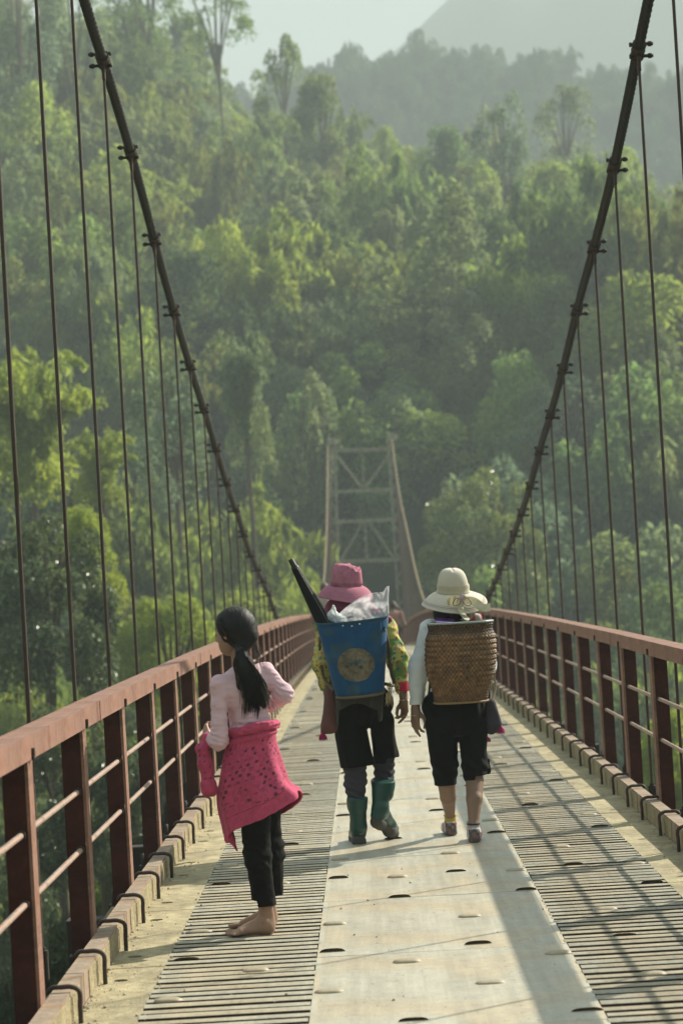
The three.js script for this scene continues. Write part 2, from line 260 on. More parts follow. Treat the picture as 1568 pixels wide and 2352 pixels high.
// ---------------------------------------------------------------- kerbs with bent bar hoops
function kerb(side, label, hoops) {
  const t = thing('kerb', label, 'kerb', onDeck(0, XC + side * 1.421), 'kerbs along the deck'), L = 1.69;
  const beam = cbox(0.07, 0.115, L - 0.006, 0.006), face = cbox(0.004, 0.1, L - 0.3, 0.0015), pad = cbox(0.007, 0.088, 0.1, 0.002);
  const hoop = tubeAlong([V(-0.045, 0.115, 0), V(-0.045, 0.118, 0), V(-0.03, 0.133, 0), V(0, 0.134, 0), V(0.04, 0.133, 0), V(0.066, 0.118, 0), V(0.068, 0.06, 0), V(0.068, 0.0, 0)], 0.0095, 7, false, 26);
  for (let z = hoops[0] - 0.42 - L * 6 + L / 2; z < ZEND; z += L) {
    const b = part('beam', beam, M.kerb, t); b.position.set(0, deckY(z) + 0.0575, -z); b.rotation.x = deckTilt(z);
    const f = part('dusty_face', face, M.kerbSide, t); f.position.set(-side * 0.0368, deckY(z) + 0.052, -z); f.rotation.x = deckTilt(z);
  }
  for (const h0 of hoops) for (let z = h0 - L * 4; z < 62; z += L) {
    const h = part('hoop', hoop, M.rebar, t); h.position.set(0, deckY(z), -z); h.rotation.y = side > 0 ? Math.PI : 0;
    const p = part('backing_plate', pad, M.kerbSide, t); p.position.set(-side * 0.0385, deckY(z) + 0.05, -z - 0.055);
  }
  return t;
}
kerb(-1, 'low red steel kerb with bar hoops beside the barefoot girl', [9.75, 10.6]);
kerb(1, 'low red steel kerb with bar hoops beside the basket carrier', [13.81, 14.7]);
// ---------------------------------------------------------------- railings
function railing(side, label, z0) {
  const t = thing('railing', label, 'railing', onDeck(0, XC + side * 1.505), 'railings of the bridge'), P = 1.69, out = side;
  const railG = (() => { const s = new THREE.Shape(), w = 0.052, h = 0.039; s.moveTo(-w, -h); s.lineTo(w, -h); s.lineTo(w, h); s.lineTo(-w, h); s.closePath(); const c = new THREE.ExtrudeGeometry(s, { depth: P * 4 - 0.006, bevelEnabled: true, bevelSize: 0.004, bevelThickness: 0.001, bevelSegments: 2 }); c.translate(0, 0, -(P * 4 - 0.006) / 2); return boxUV(c); })();
  // a channel: web towards the viewer, two flanges reaching back
  const bar = (pts, c = 0.0015) => { const s = new THREE.Shape(); pts.forEach(([x, y], i) => (i ? s.lineTo(x, y) : s.moveTo(x, y))); s.closePath(); const g = new THREE.ExtrudeGeometry(s, { depth: 1.3, bevelEnabled: true, bevelSize: c, bevelThickness: c, bevelSegments: 1 }); g.rotateX(-Math.PI / 2); g.translate(0, -0.305, 0.06); return boxUV(g); };
  const w_ = 0.042, q_ = 0.009, inn = -side, webG = bar([[-w_ + (inn < 0 ? q_ + 0.001 : 0), 0.003], [w_ - (inn > 0 ? q_ + 0.001 : 0), 0.003], [w_ - (inn > 0 ? q_ + 0.001 : 0), 0.012], [-w_ + (inn < 0 ? q_ + 0.001 : 0), 0.012]]), flangeG = bar([[inn * w_ - 0.0045, 0], [inn * w_ + 0.0045, 0], [inn * w_ + 0.0045, 0.12], [inn * w_ - 0.0045, 0.12]]), outerG = bar([[-inn * w_ - 0.0045, 0.014], [-inn * w_ + 0.0045, 0.014], [-inn * w_ + 0.0045, 0.12], [-inn * w_ - 0.0045, 0.12]]);
  const rodG = new THREE.CylinderGeometry(0.0115, 0.0115, P - 0.11, 10); rodG.rotateX(Math.PI / 2); boxUV(rodG);
  const nutG = new THREE.CylinderGeometry(0.02, 0.02, 0.018, 6); nutG.rotateX(Math.PI / 2);
  const lipG = merge([cbox(0.012, 0.03, 0.014, 0.002), (() => { const g = cbox(0.01, 0.012, 0.03, 0.002); g.translate(0, -0.018, 0); return g; })()]);
  for (let i = -7, z = z0 - 7 * P; z < ZEND; i++, z += P) {
    const p = part('post', webG, M.post, t); p.position.set(0, deckY(z), -z); for (const [nm, g, m] of [['inner_flange', flangeG, M.red], ['outer_flange', outerG, M.post]]) { const f = new THREE.Mesh(g, m); f.name = nm; f.castShadow = f.receiveShadow = true; p.add(f); }
    for (const h of [0.72, 0.475]) { const r = part('rod', rodG, M.pale, t); r.position.set(-side * 0.012, deckY(z + P / 2) + h, -(z + P / 2)); r.rotation.x = deckTilt(z + P / 2); if (z < 40) { const n = part('nut', nutG, M.rebar, t); n.position.set(-side * 0.012, deckY(z) + h, -z + 0.072); } }
    if (z < 60) { const b = part('rail_bracket', lipG, M.rebar, t); b.position.set(-side * 0.062, deckY(z) + 1.008, -z); }
  }
  for (let z = z0 - 9 * P + 2.35 * P + 4 * P * 0.5; z < ZEND + 6; z += 4 * P) { const r = part('top_rail', railG, M.red, t); r.position.set(0, deckY(z) + 1.026, -z); r.rotation.x = deckTilt(z); const c = part('splice_plate', railing.sp ??= cbox(0.120, 0.090, 0.05, 0.003), M.red, t); const ze = z + 2 * P; c.position.set(0, deckY(ze) + 1.027, -ze); c.rotation.x = deckTilt(ze); }
  return t;
}
railing(-1, 'red steel railing with posts and two rods behind the barefoot girl', 8.7);
railing(1, 'red steel railing with posts and two rods past the basket carrier', 14.72);
// ---------------------------------------------------------------- main cables and hangers
function curveZ(list) { return (z) => { let i = 0; while (i < list.length - 2 && z > list[i + 1][0]) i++; const p = (k) => list[clamp(k, 0, list.length - 1)], [z1, y1] = p(i), [z2, y2] = p(i + 1), h = z2 - z1, t = (z - z1) / h, m1 = i > 0 ? (y2 - p(i - 1)[1]) / (z2 - p(i - 1)[0]) : (y2 - y1) / h, m2 = i < list.length - 2 ? (p(i + 2)[1] - y1) / (p(i + 2)[0] - z1) : (y2 - y1) / h; const a = t * t; return y1 * (2 * a * t - 3 * a + 1) + m1 * h * (a * t - 2 * a + t) + y2 * (-2 * a * t + 3 * a) + m2 * h * (a * t - a); }; }
const para = (z, y0) => y0 + 0.00214 * (z - 64.9) ** 2;
const farHalf = [[65, -1.95], [80, para(80, -1.95)], [95, para(95, -1.95)], [110, para(110, -1.95)], [119, para(119, -1.95)], [128, 6.42]];
const cableYL = curveZ([[2.8, 6.4], [7, para(7, -1.9)], [10.5, para(10.5, -1.86)], [14.73, 3.49], [16.12, 3.26], [17.87, 2.91], [19.5, 2.51], [21.2, 2.14], [22.9, 1.82], [24.9, 1.48], [26.4, 1.19], [28.2, 0.88], [29.9, 0.63], [31.6, 0.33], [34.0, 0.04], [36.7, -0.26], [41.3, -0.89], [50, -1.5], ...farHalf]);
const cableYR = curveZ([[2.8, 6.3], [7, para(7, -1.95)], [10.5, para(10.5, -1.93)], [14.95, 3.35], [17.2, 2.76], [18.87, 2.41], [20.6, 2.10], [22.25, 1.75], [23.9, 1.44], [25.7, 1.15], [27.3, 0.855], [29.0, 0.573], [33.5, -0.02], [38.8, -0.65], [45, -1.22], [52, -1.66], ...farHalf]);
function ropeGeo(pathFn, zs, R, strands, pitch, radial, bump) {
  const pos = [], nor = [], uv = [], idx = []; let s = 0, prev = null;
  zs.forEach((z, i) => {
    const c = pathFn(z), c2 = pathFn(z + 0.05), t = c2.sub(c).normalize(), side = V(0, 1, 0).cross(t).normalize(), up = t.clone().cross(side);
    if (prev) s += prev.distanceTo(c); prev = c.clone();
    for (let k = 0; k <= radial; k++) { const a = k / radial * Math.PI * 2, tw = strands * a / 2 + strands * Math.PI * s / pitch, b = Math.abs(Math.sin(tw)), r = R * (1 - bump + bump * Math.sqrt(b)); const d = side.clone().multiplyScalar(Math.cos(a)).addScaledVector(up, Math.sin(a)); pos.push(c.x + d.x * r, c.y + d.y * r, c.z + d.z * r); nor.push(d.x, d.y, d.z); uv.push(a * R * 3, s); }
    if (i) for (let k = 0; k < radial; k++) { const a = (i - 1) * (radial + 1) + k, b = a + radial + 1; idx.push(a, a + 1, b, b, a + 1, b + 1); }
  });
  const g = new THREE.BufferGeometry(); g.setAttribute('position', new THREE.Float32BufferAttribute(pos, 3)); g.setAttribute('normal', new THREE.Float32BufferAttribute(nor, 3)); g.setAttribute('uv', new THREE.Float32BufferAttribute(uv, 2)); g.setIndex(idx); g.computeVertexNormals(); return g;
}
function cableSide(side, label, yRel, z0, P, hangLabel, HX) {
  const X = XC + side * HX, path = (z) => V(X, EYE + yRel(z), -z);
  const t = thing('main_cable', label, 'cable', V(X, EYE, 0), 'main cables of the bridge');
  const zn = []; for (let z = 2.8; z < 44; z += z < 30 ? 0.022 : 0.05) zn.push(z); part('cable', ropeGeo(path, zn, 0.0345, 6, 0.42, 24, 0.2), M.cable, t, true);
  const zf = []; for (let z = zn[zn.length - 1]; z <= 128; z += 0.6) zf.push(z); part('cable', ropeGeo(path, zf, 0.034, 1, 1e6, 10, 0), M.rope, t, true);
  // clamp: two shells round the cable, ribs, a lug below, bolts to the outside; rod goes down to a socket at the floor beam
  const shell = (() => { const g = new THREE.CylinderGeometry(0.0405, 0.0405, 0.15, 14, 1, true); const e = new THREE.CylinderGeometry(0.0445, 0.0445, 0.018, 14); const a = e.clone().translate(0, 0.07, 0), b = e.clone().translate(0, -0.07, 0), m = e.clone(); return merge([g, a, b, m]); })();
  const boltG = new THREE.LatheGeometry([[0, -0.055], [0.015, -0.055], [0.015, -0.04], [0.011, -0.04], [0.011, 0.06], [0.017, 0.06], [0.017, 0.082], [0.011, 0.082], [0.011, 0.092], [0, 0.092]].map((p) => new THREE.Vector2(...p)), 7).rotateZ(-Math.PI / 2);
  const lug = (() => { const g = cbox(0.02, 0.11, 0.05, 0.004); g.translate(0, -0.075, 0); return g; })();
  const cl = merge([shell]);
  let i = side > 0 ? -3 : 0;
  for (let z = z0; z < 124; z += P, i++) {
    if (z > 52 && z < 79) continue;
    const y = yRel(z) + EYE, floor = deckY(z) - 0.32, slope = Math.atan((yRel(z + 0.1) - yRel(z - 0.1)) / 0.2), len = y - 0.1 - floor;
    const near = z < 52, h = thing('hanger', i < 0 ? `hanger rod ${['just', 'two places', 'three places'][-1 - i]} before the first one in view on the ${hangLabel}` : near ? `thin rusty hanger rod, ${ORD[i]} along the ${hangLabel} counted from the viewer` : 'thin rusty hanger rod on the far half of the span', 'hanger', V(X, floor, -z), near ? `hangers of the ${hangLabel}` : 'hangers beyond the middle of the span');
    const r = part('rod', near ? new THREE.CylinderGeometry(0.0092, 0.0105, len, 8) : new THREE.CylinderGeometry(0.012, 0.012, len, 4), M.hang, h); r.position.y = len / 2;
    if (!near) continue;
    const c = part('clamp', cl, M.rust, h); c.position.set(0, y - floor, 0); c.rotation.x = -(Math.PI / 2 - slope);
    const l = part('lug', lug, M.rust, h); l.position.set(0, y - floor, 0);
    for (const e of [-0.036, 0.036]) { const b = part('bolt', boltG, M.dark, h); b.position.set(0, y - floor + e * Math.cos(slope), -e * Math.sin(slope) * 0 + e * 0.3); b.rotation.y = side > 0 ? 0 : Math.PI; }
    const s = part('socket', cableSide.sk ??= merge([cbox(0.05, 0.34, 0.05, 0.006).translate(0, 0.14, 0), rod(V(0, -0.1, 0), V(0, 0.34, 0), 0.017, 8), rod(V(0, 0.3, 0), V(0, 0.325, 0), 0.03, 6)]), M.dark, h); s.position.y = 0.02;
  }
  // wire rope lashed along the deck edge, with clips
  const w = thing('side_rope', side < 0 ? 'pale wire rope clipped along the deck edge under the left hangers' : 'pale wire rope clipped along the deck edge under the right hangers', 'rope', V(X + side * -0.1, 0, 0), 'side ropes under the hangers');
  const zw = []; for (let z = 5; z < 60; z += 0.03) zw.push(z); part('rope', ropeGeo((z) => V(X - side * 0.1, deckY(z) - 0.10 - 0.02 * Math.sin(z * 1.86), -z), zw, 0.02, 6, 0.16, 12, 0.22), M.rope, w, true);
  const clip = merge([tubeAlong([V(0, -0.02, 0.02), V(0, 0.05, 0.02), V(0, 0.075, 0), V(0, 0.05, -0.03), V(0, 0.03, -0.07), V(0, 0.045, -0.12)], 0.012, 7), cbox(0.05, 0.03, 0.08, 0.004)]);
  for (let z = z0 + 0.35; z < 50; z += P) { const c = part('clip', clip, M.dark, w); c.position.set(0, deckY(z) - 0.07, -z); }
}
cableSide(-1, 'thick dark twisted main cable falling from the upper left', cableYL, 10.58 - 1.69, 1.69, 'left cable', 1.715);
cableSide(1, 'thick dark twisted main cable falling from the upper right', (z) => lerp(0.959 * cableYR(Math.min(z, 118) / 0.959), para(Math.min(z, 127.4), -1.95), sm(95, 117, z)), 14.96 - 1.67 * 4, 1.67, 'right cable', 1.64);
// ---------------------------------------------------------------- the far tower
{
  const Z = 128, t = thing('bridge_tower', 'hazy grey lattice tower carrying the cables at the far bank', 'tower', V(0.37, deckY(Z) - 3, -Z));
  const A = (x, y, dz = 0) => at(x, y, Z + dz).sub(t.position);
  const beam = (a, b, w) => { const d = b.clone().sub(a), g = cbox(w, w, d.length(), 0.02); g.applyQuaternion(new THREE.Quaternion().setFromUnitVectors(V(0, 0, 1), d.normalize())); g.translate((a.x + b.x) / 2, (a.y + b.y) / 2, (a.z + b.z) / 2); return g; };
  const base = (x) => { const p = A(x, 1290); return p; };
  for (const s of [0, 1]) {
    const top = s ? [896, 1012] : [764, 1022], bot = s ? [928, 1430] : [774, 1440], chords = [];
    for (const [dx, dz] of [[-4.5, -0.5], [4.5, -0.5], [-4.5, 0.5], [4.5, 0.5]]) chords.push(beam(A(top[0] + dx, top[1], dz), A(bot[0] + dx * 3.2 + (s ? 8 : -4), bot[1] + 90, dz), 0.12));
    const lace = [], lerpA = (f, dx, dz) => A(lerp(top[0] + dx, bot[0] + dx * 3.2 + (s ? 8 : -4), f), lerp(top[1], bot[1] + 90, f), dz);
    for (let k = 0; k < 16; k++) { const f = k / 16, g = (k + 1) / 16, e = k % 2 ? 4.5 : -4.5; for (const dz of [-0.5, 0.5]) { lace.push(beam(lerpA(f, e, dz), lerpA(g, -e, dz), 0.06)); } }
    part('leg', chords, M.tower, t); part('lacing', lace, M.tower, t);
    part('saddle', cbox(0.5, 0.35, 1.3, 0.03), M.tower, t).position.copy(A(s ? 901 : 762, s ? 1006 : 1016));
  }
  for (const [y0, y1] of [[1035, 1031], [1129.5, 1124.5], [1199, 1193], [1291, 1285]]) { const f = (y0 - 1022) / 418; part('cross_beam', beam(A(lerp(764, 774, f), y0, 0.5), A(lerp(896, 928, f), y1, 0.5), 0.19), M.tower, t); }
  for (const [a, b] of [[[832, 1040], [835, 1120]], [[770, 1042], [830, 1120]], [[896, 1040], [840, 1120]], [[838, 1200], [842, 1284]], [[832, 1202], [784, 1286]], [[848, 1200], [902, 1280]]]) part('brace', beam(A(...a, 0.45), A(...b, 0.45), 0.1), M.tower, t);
}
// ---------------------------------------------------------------- terrain
const PROF = [[-125, 26], [-90, 18], [-50, 9], [-26, 3], [-14, 1], [-7, -3], [4, -5], [14, -16], [30, -25], [60, -28], [92, -22], [112, -11], [127, -6.5], [134, -4], [149, 10], [180, 16.5], [220, 27], [260, 37], [285, 40], [320, 35], [370, 30], [420, 46], [470, 72], [510, 92], [550, 98.5], [600, 99], [660, 90], [760, 100], [1300, 120]];
const profY = curveZ(PROF);
function ground(x, Z) {
  let y = profY(Z);
  y += 19 * sm(2.5, 9, -x) * sm(16, 44, Z) * (1 - sm(90, 122, Z));
  y += 14 * sm(8, 26, x) * sm(20, 60, Z) * (1 - sm(90, 122, Z));
  y += (13 * sm(4, 24, -x) + 10 * sm(24, 60, -x)) * sm(135, 225, Z) * (1 - sm(300, 380, Z));
  y -= (4.5 * sm(1, 8, x) + 5.5 * sm(17, 34, x)) * sm(170, 250, Z) * (1 - sm(300, 380, Z));
  y += (6 * Math.sin(x * 0.045 + 1.2) + 0.05 * x) * sm(440, 500, Z) * (1 - sm(600, 650, Z));
  const m = clamp(246 + 0.81 * (x - 36), 150, 278) - 4 * noise(x * 0.04, Z * 0.02, 4), k = sm(960, 1140, Z);
  y = lerp(y, m, k);
  y += 25 * sm(60, 240, Math.abs(x)) * sm(60, 200, Z) * (1 - sm(300, 480, Z));
  return y + 1.6 * fbm(x * 0.06, Z * 0.06, 3.3, 3) * sm(20, 60, Z);
}
const soil = tex(256, (u, v) => { const a = tfbm(u, v, 8, 81), b = tnoise(u, v, 120, 83); return [0.55 + 0.5 * (a - 0.5) + 0.3 * (b - 0.5), 0.62 + 0.5 * (a - 0.5) + 0.3 * (b - 0.5), 0.4 + 0.4 * (a - 0.5)]; }, true);
{
  const xs = [], zs = []; for (let i = -80; i <= 80; i++) xs.push(Math.sign(i) * (Math.abs(i) * 1.6 + Math.max(0, Math.abs(i) - 25) ** 2 * 0.095)); for (let z = -110; z < 1260; z += z < 320 ? 3 : z < 700 ? 7 : 14) zs.push(z);
  const pos = [], uv = [], idx = [], nx = xs.length;
  zs.forEach((z) => xs.forEach((x) => { pos.push(x, ground(x, z), -z); uv.push(x / 6, z / 6); }));
  for (let j = 0; j < zs.length - 1; j++) for (let i = 0; i < nx - 1; i++) { const a = j * nx + i; idx.push(a, a + 1, a + nx, a + 1, a + nx + 1, a + nx); }
  const g = new THREE.BufferGeometry(); g.setAttribute('position', new THREE.Float32BufferAttribute(pos, 3)); g.setAttribute('uv', new THREE.Float32BufferAttribute(uv, 2)); g.setIndex(idx); g.computeVertexNormals();
  const t = part('hillside_terrain', g, std(lin(0.10, 0.11, 0.06), 1, { map: soil }), scene); t.userData.kind = 'structure';
  // the river far below
  const w = part('river_water', new THREE.PlaneGeometry(500, 40).rotateX(-Math.PI / 2).translate(0, -26.2, -58), std(lin(0.05, 0.07, 0.05), 0.15), scene); w.userData.kind = 'structure';
}
// ---------------------------------------------------------------- foliage
const leafMat = new THREE.MeshPhysicalMaterial({ color: 0xffffff, vertexColors: true, roughness: 0.93, transmission: 0.72, thickness: 0, specularIntensity: 0.25 });
const glossMat = new THREE.MeshPhysicalMaterial({ color: 0xffffff, vertexColors: true, roughness: 0.33, specularIntensity: 1 });
const bark = std(lin(0.13, 0.115, 0.09), 0.95, { map: dirt });
function leaves(seed, spec) {   // crown inside a unit box: y 0..1, radius 1
  const R = rng(seed), pos = [], col = [], a0 = [], a1 = []; let vi = 0;
  const put = (c, t, n, L, W, k, gloss) => {
    const b = t.clone().cross(n).normalize(), m = b.clone().cross(t).normalize(), f = 0.18 * W, A = spec.aspect;   // A turns metres into unit-box size
    for (const [u, v, w] of [[-0.5, 0, 0], [0.05, 0.5, f / W], [0.5, 0, 0], [0.05, -0.5, f / W]]) pos.push(c.x + (t.x * L * u + b.x * W * v + m.x * W * w) * A[0], c.y + (t.y * L * u + b.y * W * v + m.y * W * w) * A[1], c.z + (t.z * L * u + b.z * W * v + m.z * W * w) * A[0]);
    for (let i = 0; i < 4; i++) col.push(...k);
    (gloss ? a1 : a0).push(vi, vi + 1, vi + 2, vi, vi + 2, vi + 3); vi += 4;
  };
  const rd = () => { const z = R() * 2 - 1, a = R() * 6.2832, r = Math.sqrt(1 - z * z); return V(r * Math.cos(a), z, r * Math.sin(a)); };
  const tone = (h) => { const y = spec.hue ?? 0, q = 0.72 + 0.56 * R(), w = (R() - 0.5) * 0.5 + h; return [q * (1 + 0.35 * w + y * 0.25), q * (1 + 0.12 * w), q * (1 - 0.5 * w - y * 0.4)].map((x) => Math.max(0.05, x)); };
  for (const lb of spec.lobes(R)) {
    const h = (R() - 0.5) * 0.5;
    for (let i = 0; i < lb.n; i++) {
      let c, out;
      if (lb.arc) { const s = R() ** 0.8, p = lb.arc(s); out = rd(); c = p.addScaledVector(out, lb.w * (0.25 + 0.75 * R()) * (0.35 + 0.65 * Math.sin(Math.min(1, s * 1.1) * Math.PI) ** 0.7)); }
      else { out = rd(); if (out.y < -0.35 && R() < 0.6) out.y *= -1; const r = 0.55 + 0.5 * R() ** 0.6; c = V(lb.c.x + out.x * lb.r.x * r, lb.c.y + out.y * lb.r.y * r, lb.c.z + out.z * lb.r.z * r); }
      const t = rd().multiplyScalar(0.9).add(V(out.x * 0.5, -(spec.droop ?? 0.5), out.z * 0.5)).normalize(), n = out.clone().multiplyScalar(0.7).add(rd()).add(V(0, 0.35, 0)).normalize(), S = 0.65 + 0.7 * R();
      put(c, t, n, spec.leaf[0] * S, spec.leaf[1] * S, tone(h), R() < (spec.gloss ?? 0.06));
    }
  }
  const g = new THREE.BufferGeometry(); g.setAttribute('position', new THREE.Float32BufferAttribute(pos, 3)); g.setAttribute('color', new THREE.Float32BufferAttribute(col, 3)); g.setIndex([...a0, ...a1]); g.addGroup(0, a0.length, 0); g.addGroup(a0.length, a1.length, 1); g.computeVertexNormals(); return g;
}
const lobesRound = (n, per, spread, size) => (R) => { const L = []; for (let i = 0; i < n; i++) { const a = R() * 6.28, y = 0.12 + 0.78 * R(), w = Math.sin(Math.PI * Math.pow(clamp(y * 0.93 + 0.05), 0.8)) ** 0.7, rr = spread * w * Math.sqrt(0.25 + 0.75 * R()), s = size * (0.7 + 0.6 * R()); L.push({ c: V(Math.cos(a) * rr, clamp(y, 0.1, 1 - s * 0.55), Math.sin(a) * rr), r: V(s, s * 0.62, s), n: Math.round(per * s * s / (size * size)) }); } return L; };
const lobesPlume = (n, per, w) => (R) => { const L = []; for (let i = 0; i < n; i++) { const a = i * 2.4 + R(), reach = 0.35 + 0.65 * R(), top = 0.62 + 0.38 * R(), dx = Math.cos(a) * reach, dz = Math.sin(a) * reach; L.push({ n: per, w: w * (0.7 + 0.6 * R()), arc: (s) => V(dx * (0.22 + 0.75 * s * s), top * (0.18 + 0.82 * (1 - (1 - s * 1.28) ** 2 / 1)) * 0.98, dz * (0.22 + 0.75 * s * s)) }); } if (per) L.push(...lobesRound(9, per * 0.9, 0.6, 0.26)(R).map((l) => ({ ...l, c: l.c.clone().setY(l.c.y * 0.62) }))); return L; };
const A = (h, r) => [1 / r, 1 / h];
const CR_ = {
  round1: leaves(1, { aspect: A(9, 4), lobes: lobesRound(22, 300, 0.74, 0.30), leaf: [0.42, 0.2], gloss: 0 }),
  round2: leaves(2, { aspect: A(9, 4), lobes: lobesRound(30, 240, 0.78, 0.26), leaf: [0.36, 0.18], gloss: 0, hue: 0.3 }),
  round3: leaves(3, { aspect: A(10, 4), lobes: lobesRound(18, 330, 0.7, 0.34), leaf: [0.46, 0.2], gloss: 0, hue: -0.2 }),
  airy1: leaves(4, { aspect: A(11, 4), lobes: lobesRound(26, 130, 0.85, 0.19), leaf: [0.4, 0.18], gloss: 0, droop: 0.8 }),
  airy2: leaves(5, { aspect: A(12, 4), lobes: lobesRound(20, 170, 0.82, 0.22), leaf: [0.44, 0.18], gloss: 0, droop: 0.7, hue: 0.4 }),
  plume1: leaves(6, { aspect: A(10, 4), lobes: lobesPlume(30, 200, 0.11), leaf: [0.55, 0.14], gloss: 0, droop: 1.1, hue: 0.5 }),
  plume2: leaves(7, { aspect: A(10, 4), lobes: lobesPlume(22, 250, 0.15), leaf: [0.55, 0.15], gloss: 0, droop: 1.2, hue: 0.2 }),
  fine1: leaves(8, { aspect: A(5, 3), lobes: lobesRound(64, 330, 0.88, 0.17), leaf: [0.15, 0.08], gloss: 0.32 }),
  fine2: leaves(9, { aspect: A(5, 3), lobes: lobesRound(26, 460, 0.78, 0.28), leaf: [0.2, 0.1], gloss: 0, hue: 0.5 }),
  sparse: leaves(10, { aspect: A(9, 4), lobes: lobesRound(24, 80, 0.88, 0.17), leaf: [0.36, 0.15], gloss: 0, droop: 0.9 }),
};
const limbs = (seed, n, forked) => { const R = rng(seed), L = []; for (let i = 0; i < n; i++) { const a = i * 2.4 + R(), r = 0.3 + 0.5 * R(), y0 = forked ? -0.3 + 0.5 * R() : -0.05 + 0.3 * R(), y1 = 0.45 + 0.5 * R(); L.push(tubeAlong([V(0, y0, 0), V(Math.cos(a) * r * 0.35, lerp(y0, y1, 0.5), Math.sin(a) * r * 0.35), V(Math.cos(a) * r * 0.75, y1, Math.sin(a) * r * 0.75)], 0.02, 5, false, 8)); } L.push(tubeAlong([V(0, -0.4, 0), V(0.03, 0.2, -0.02), V(0, 0.9, 0.02)], 0.028, 6, false, 8)); return merge(L); };
const LIMB = [limbs(71, 7, false), limbs(72, 8, true)];
const trunkG = (() => { const g = new THREE.CylinderGeometry(0.6, 1, 1, 9, 6); g.translate(0, 0.5, 0); const p = g.attributes.position; for (let i = 0; i < p.count; i++) p.setX(i, p.getX(i) + 0.35 * Math.sin(p.getY(i) * 4)); return g; })();
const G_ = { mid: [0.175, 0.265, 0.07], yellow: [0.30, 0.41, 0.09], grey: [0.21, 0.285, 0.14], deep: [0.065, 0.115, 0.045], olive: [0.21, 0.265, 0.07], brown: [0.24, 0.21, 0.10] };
const tintCache = new Map();
function tinted(c) { const k = c.join(); if (!tintCache.has(k)) { const a = leafMat.clone(), b = glossMat.clone(); a.color.setRGB(...c); b.color.setRGB(...c); tintCache.set(k, [a, b]); } return tintCache.get(k); }
// one tree or shrub the photograph lets one point to; x, top, bottom, width in the photograph's view, at a distance
function tree(name, label, cat, kind, tone, x, top, bottom, width, Z, { turn = 0, group, limb = 0, thick = 0.16 } = {}) {
  const T = at(x, top, Z), B = at(x, bottom, Z), r = width / 2 * Z / FP, h = T.y - B.y, gy = Math.min(ground(T.x, Z) - 0.3, B.y - 0.2);
  const t = thing(name, label, cat, V(T.x + 0.058 * h * 0, gy, -Z), group); t.rotation.y = turn;
  const c = part('crown', CR_[kind], tinted(tone), t); c.position.y = B.y - gy; c.scale.set(r, h, r);
  const k = part('trunk', trunkG, bark, t); k.scale.set(thick, B.y - gy + h * 0.25, thick);
  if (!kind.startsWith('plume')) { const l = part('limbs', LIMB[limb], bark, t); l.position.y = B.y - gy; l.scale.set(r, h, r); }
  return t;
}
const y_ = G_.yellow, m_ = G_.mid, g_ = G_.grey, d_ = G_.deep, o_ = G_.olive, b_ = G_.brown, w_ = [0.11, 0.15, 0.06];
tree('tree', 'rounded green tree right of the far tower, glinting leaves', 'tree', 'fine1', o_, 1105, 1078, 1480, 340, 122);
tree('shrub', 'grey green shrub with tiny glinting leaves behind the left railing', 'shrub', 'fine1', w_, 95, 1185, 1640, 420, 52);
tree('shrub', 'bright yellow green shrub at the left under the leafy clump', 'shrub', 'fine2', y_, 190, 1165, 1420, 190, 60);
tree('shrub', 'yellow green bush left of the girl, behind the hangers', 'shrub', 'fine2', y_, 385, 1370, 1660, 290, 64, { turn: 1 });
tree('shrub', 'dark speckled shrub below the left handrail at the frame edge', 'shrub', 'fine1', w_, 150, 1620, 2080, 400, 45, { turn: 2 });
tree('shrub', 'low green shrub seen between the left railing posts', 'shrub', 'fine1', w_, 330, 1660, 2020, 340, 49, { turn: 3 });
tree('shrub', 'shrub lowest at the left, behind the nearest railing post', 'shrub', 'fine1', w_, 20, 2000, 2460, 330, 40, { turn: 4 });
tree('bamboo', 'broad feathery yellow green bamboo at the left edge', 'bamboo', 'plume1', y_, 60, 800, 1190, 380, 84, { turn: 1 });
tree('bamboo', 'small feathery bamboo right of the broad clump, leaning right', 'bamboo', 'plume1', y_, 225, 985, 1190, 200, 88, { turn: 2.2 });
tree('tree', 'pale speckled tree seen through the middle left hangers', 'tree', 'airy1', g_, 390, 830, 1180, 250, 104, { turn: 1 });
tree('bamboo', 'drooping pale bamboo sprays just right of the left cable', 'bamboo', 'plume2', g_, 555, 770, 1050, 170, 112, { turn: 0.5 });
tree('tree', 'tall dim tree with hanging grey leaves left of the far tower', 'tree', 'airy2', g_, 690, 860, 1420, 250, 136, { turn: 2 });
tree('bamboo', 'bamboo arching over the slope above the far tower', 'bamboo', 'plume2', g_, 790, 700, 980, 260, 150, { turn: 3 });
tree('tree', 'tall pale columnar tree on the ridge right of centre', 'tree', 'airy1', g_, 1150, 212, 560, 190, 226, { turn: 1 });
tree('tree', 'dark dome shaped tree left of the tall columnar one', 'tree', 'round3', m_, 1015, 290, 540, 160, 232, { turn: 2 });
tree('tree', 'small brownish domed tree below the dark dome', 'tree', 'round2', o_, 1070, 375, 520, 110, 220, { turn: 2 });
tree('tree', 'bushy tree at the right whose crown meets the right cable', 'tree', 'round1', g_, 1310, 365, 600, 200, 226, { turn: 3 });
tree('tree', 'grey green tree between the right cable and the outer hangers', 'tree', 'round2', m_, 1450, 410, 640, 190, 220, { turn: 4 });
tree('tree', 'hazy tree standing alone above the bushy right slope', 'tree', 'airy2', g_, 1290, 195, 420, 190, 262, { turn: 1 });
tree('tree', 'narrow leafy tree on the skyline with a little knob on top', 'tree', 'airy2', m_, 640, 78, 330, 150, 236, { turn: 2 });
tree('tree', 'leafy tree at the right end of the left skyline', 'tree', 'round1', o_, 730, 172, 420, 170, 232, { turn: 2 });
tree('tree', 'yellow green tree low on the right end of the ridge dip', 'tree', 'round2', y_, 880, 290, 430, 90, 250, { turn: 5 });
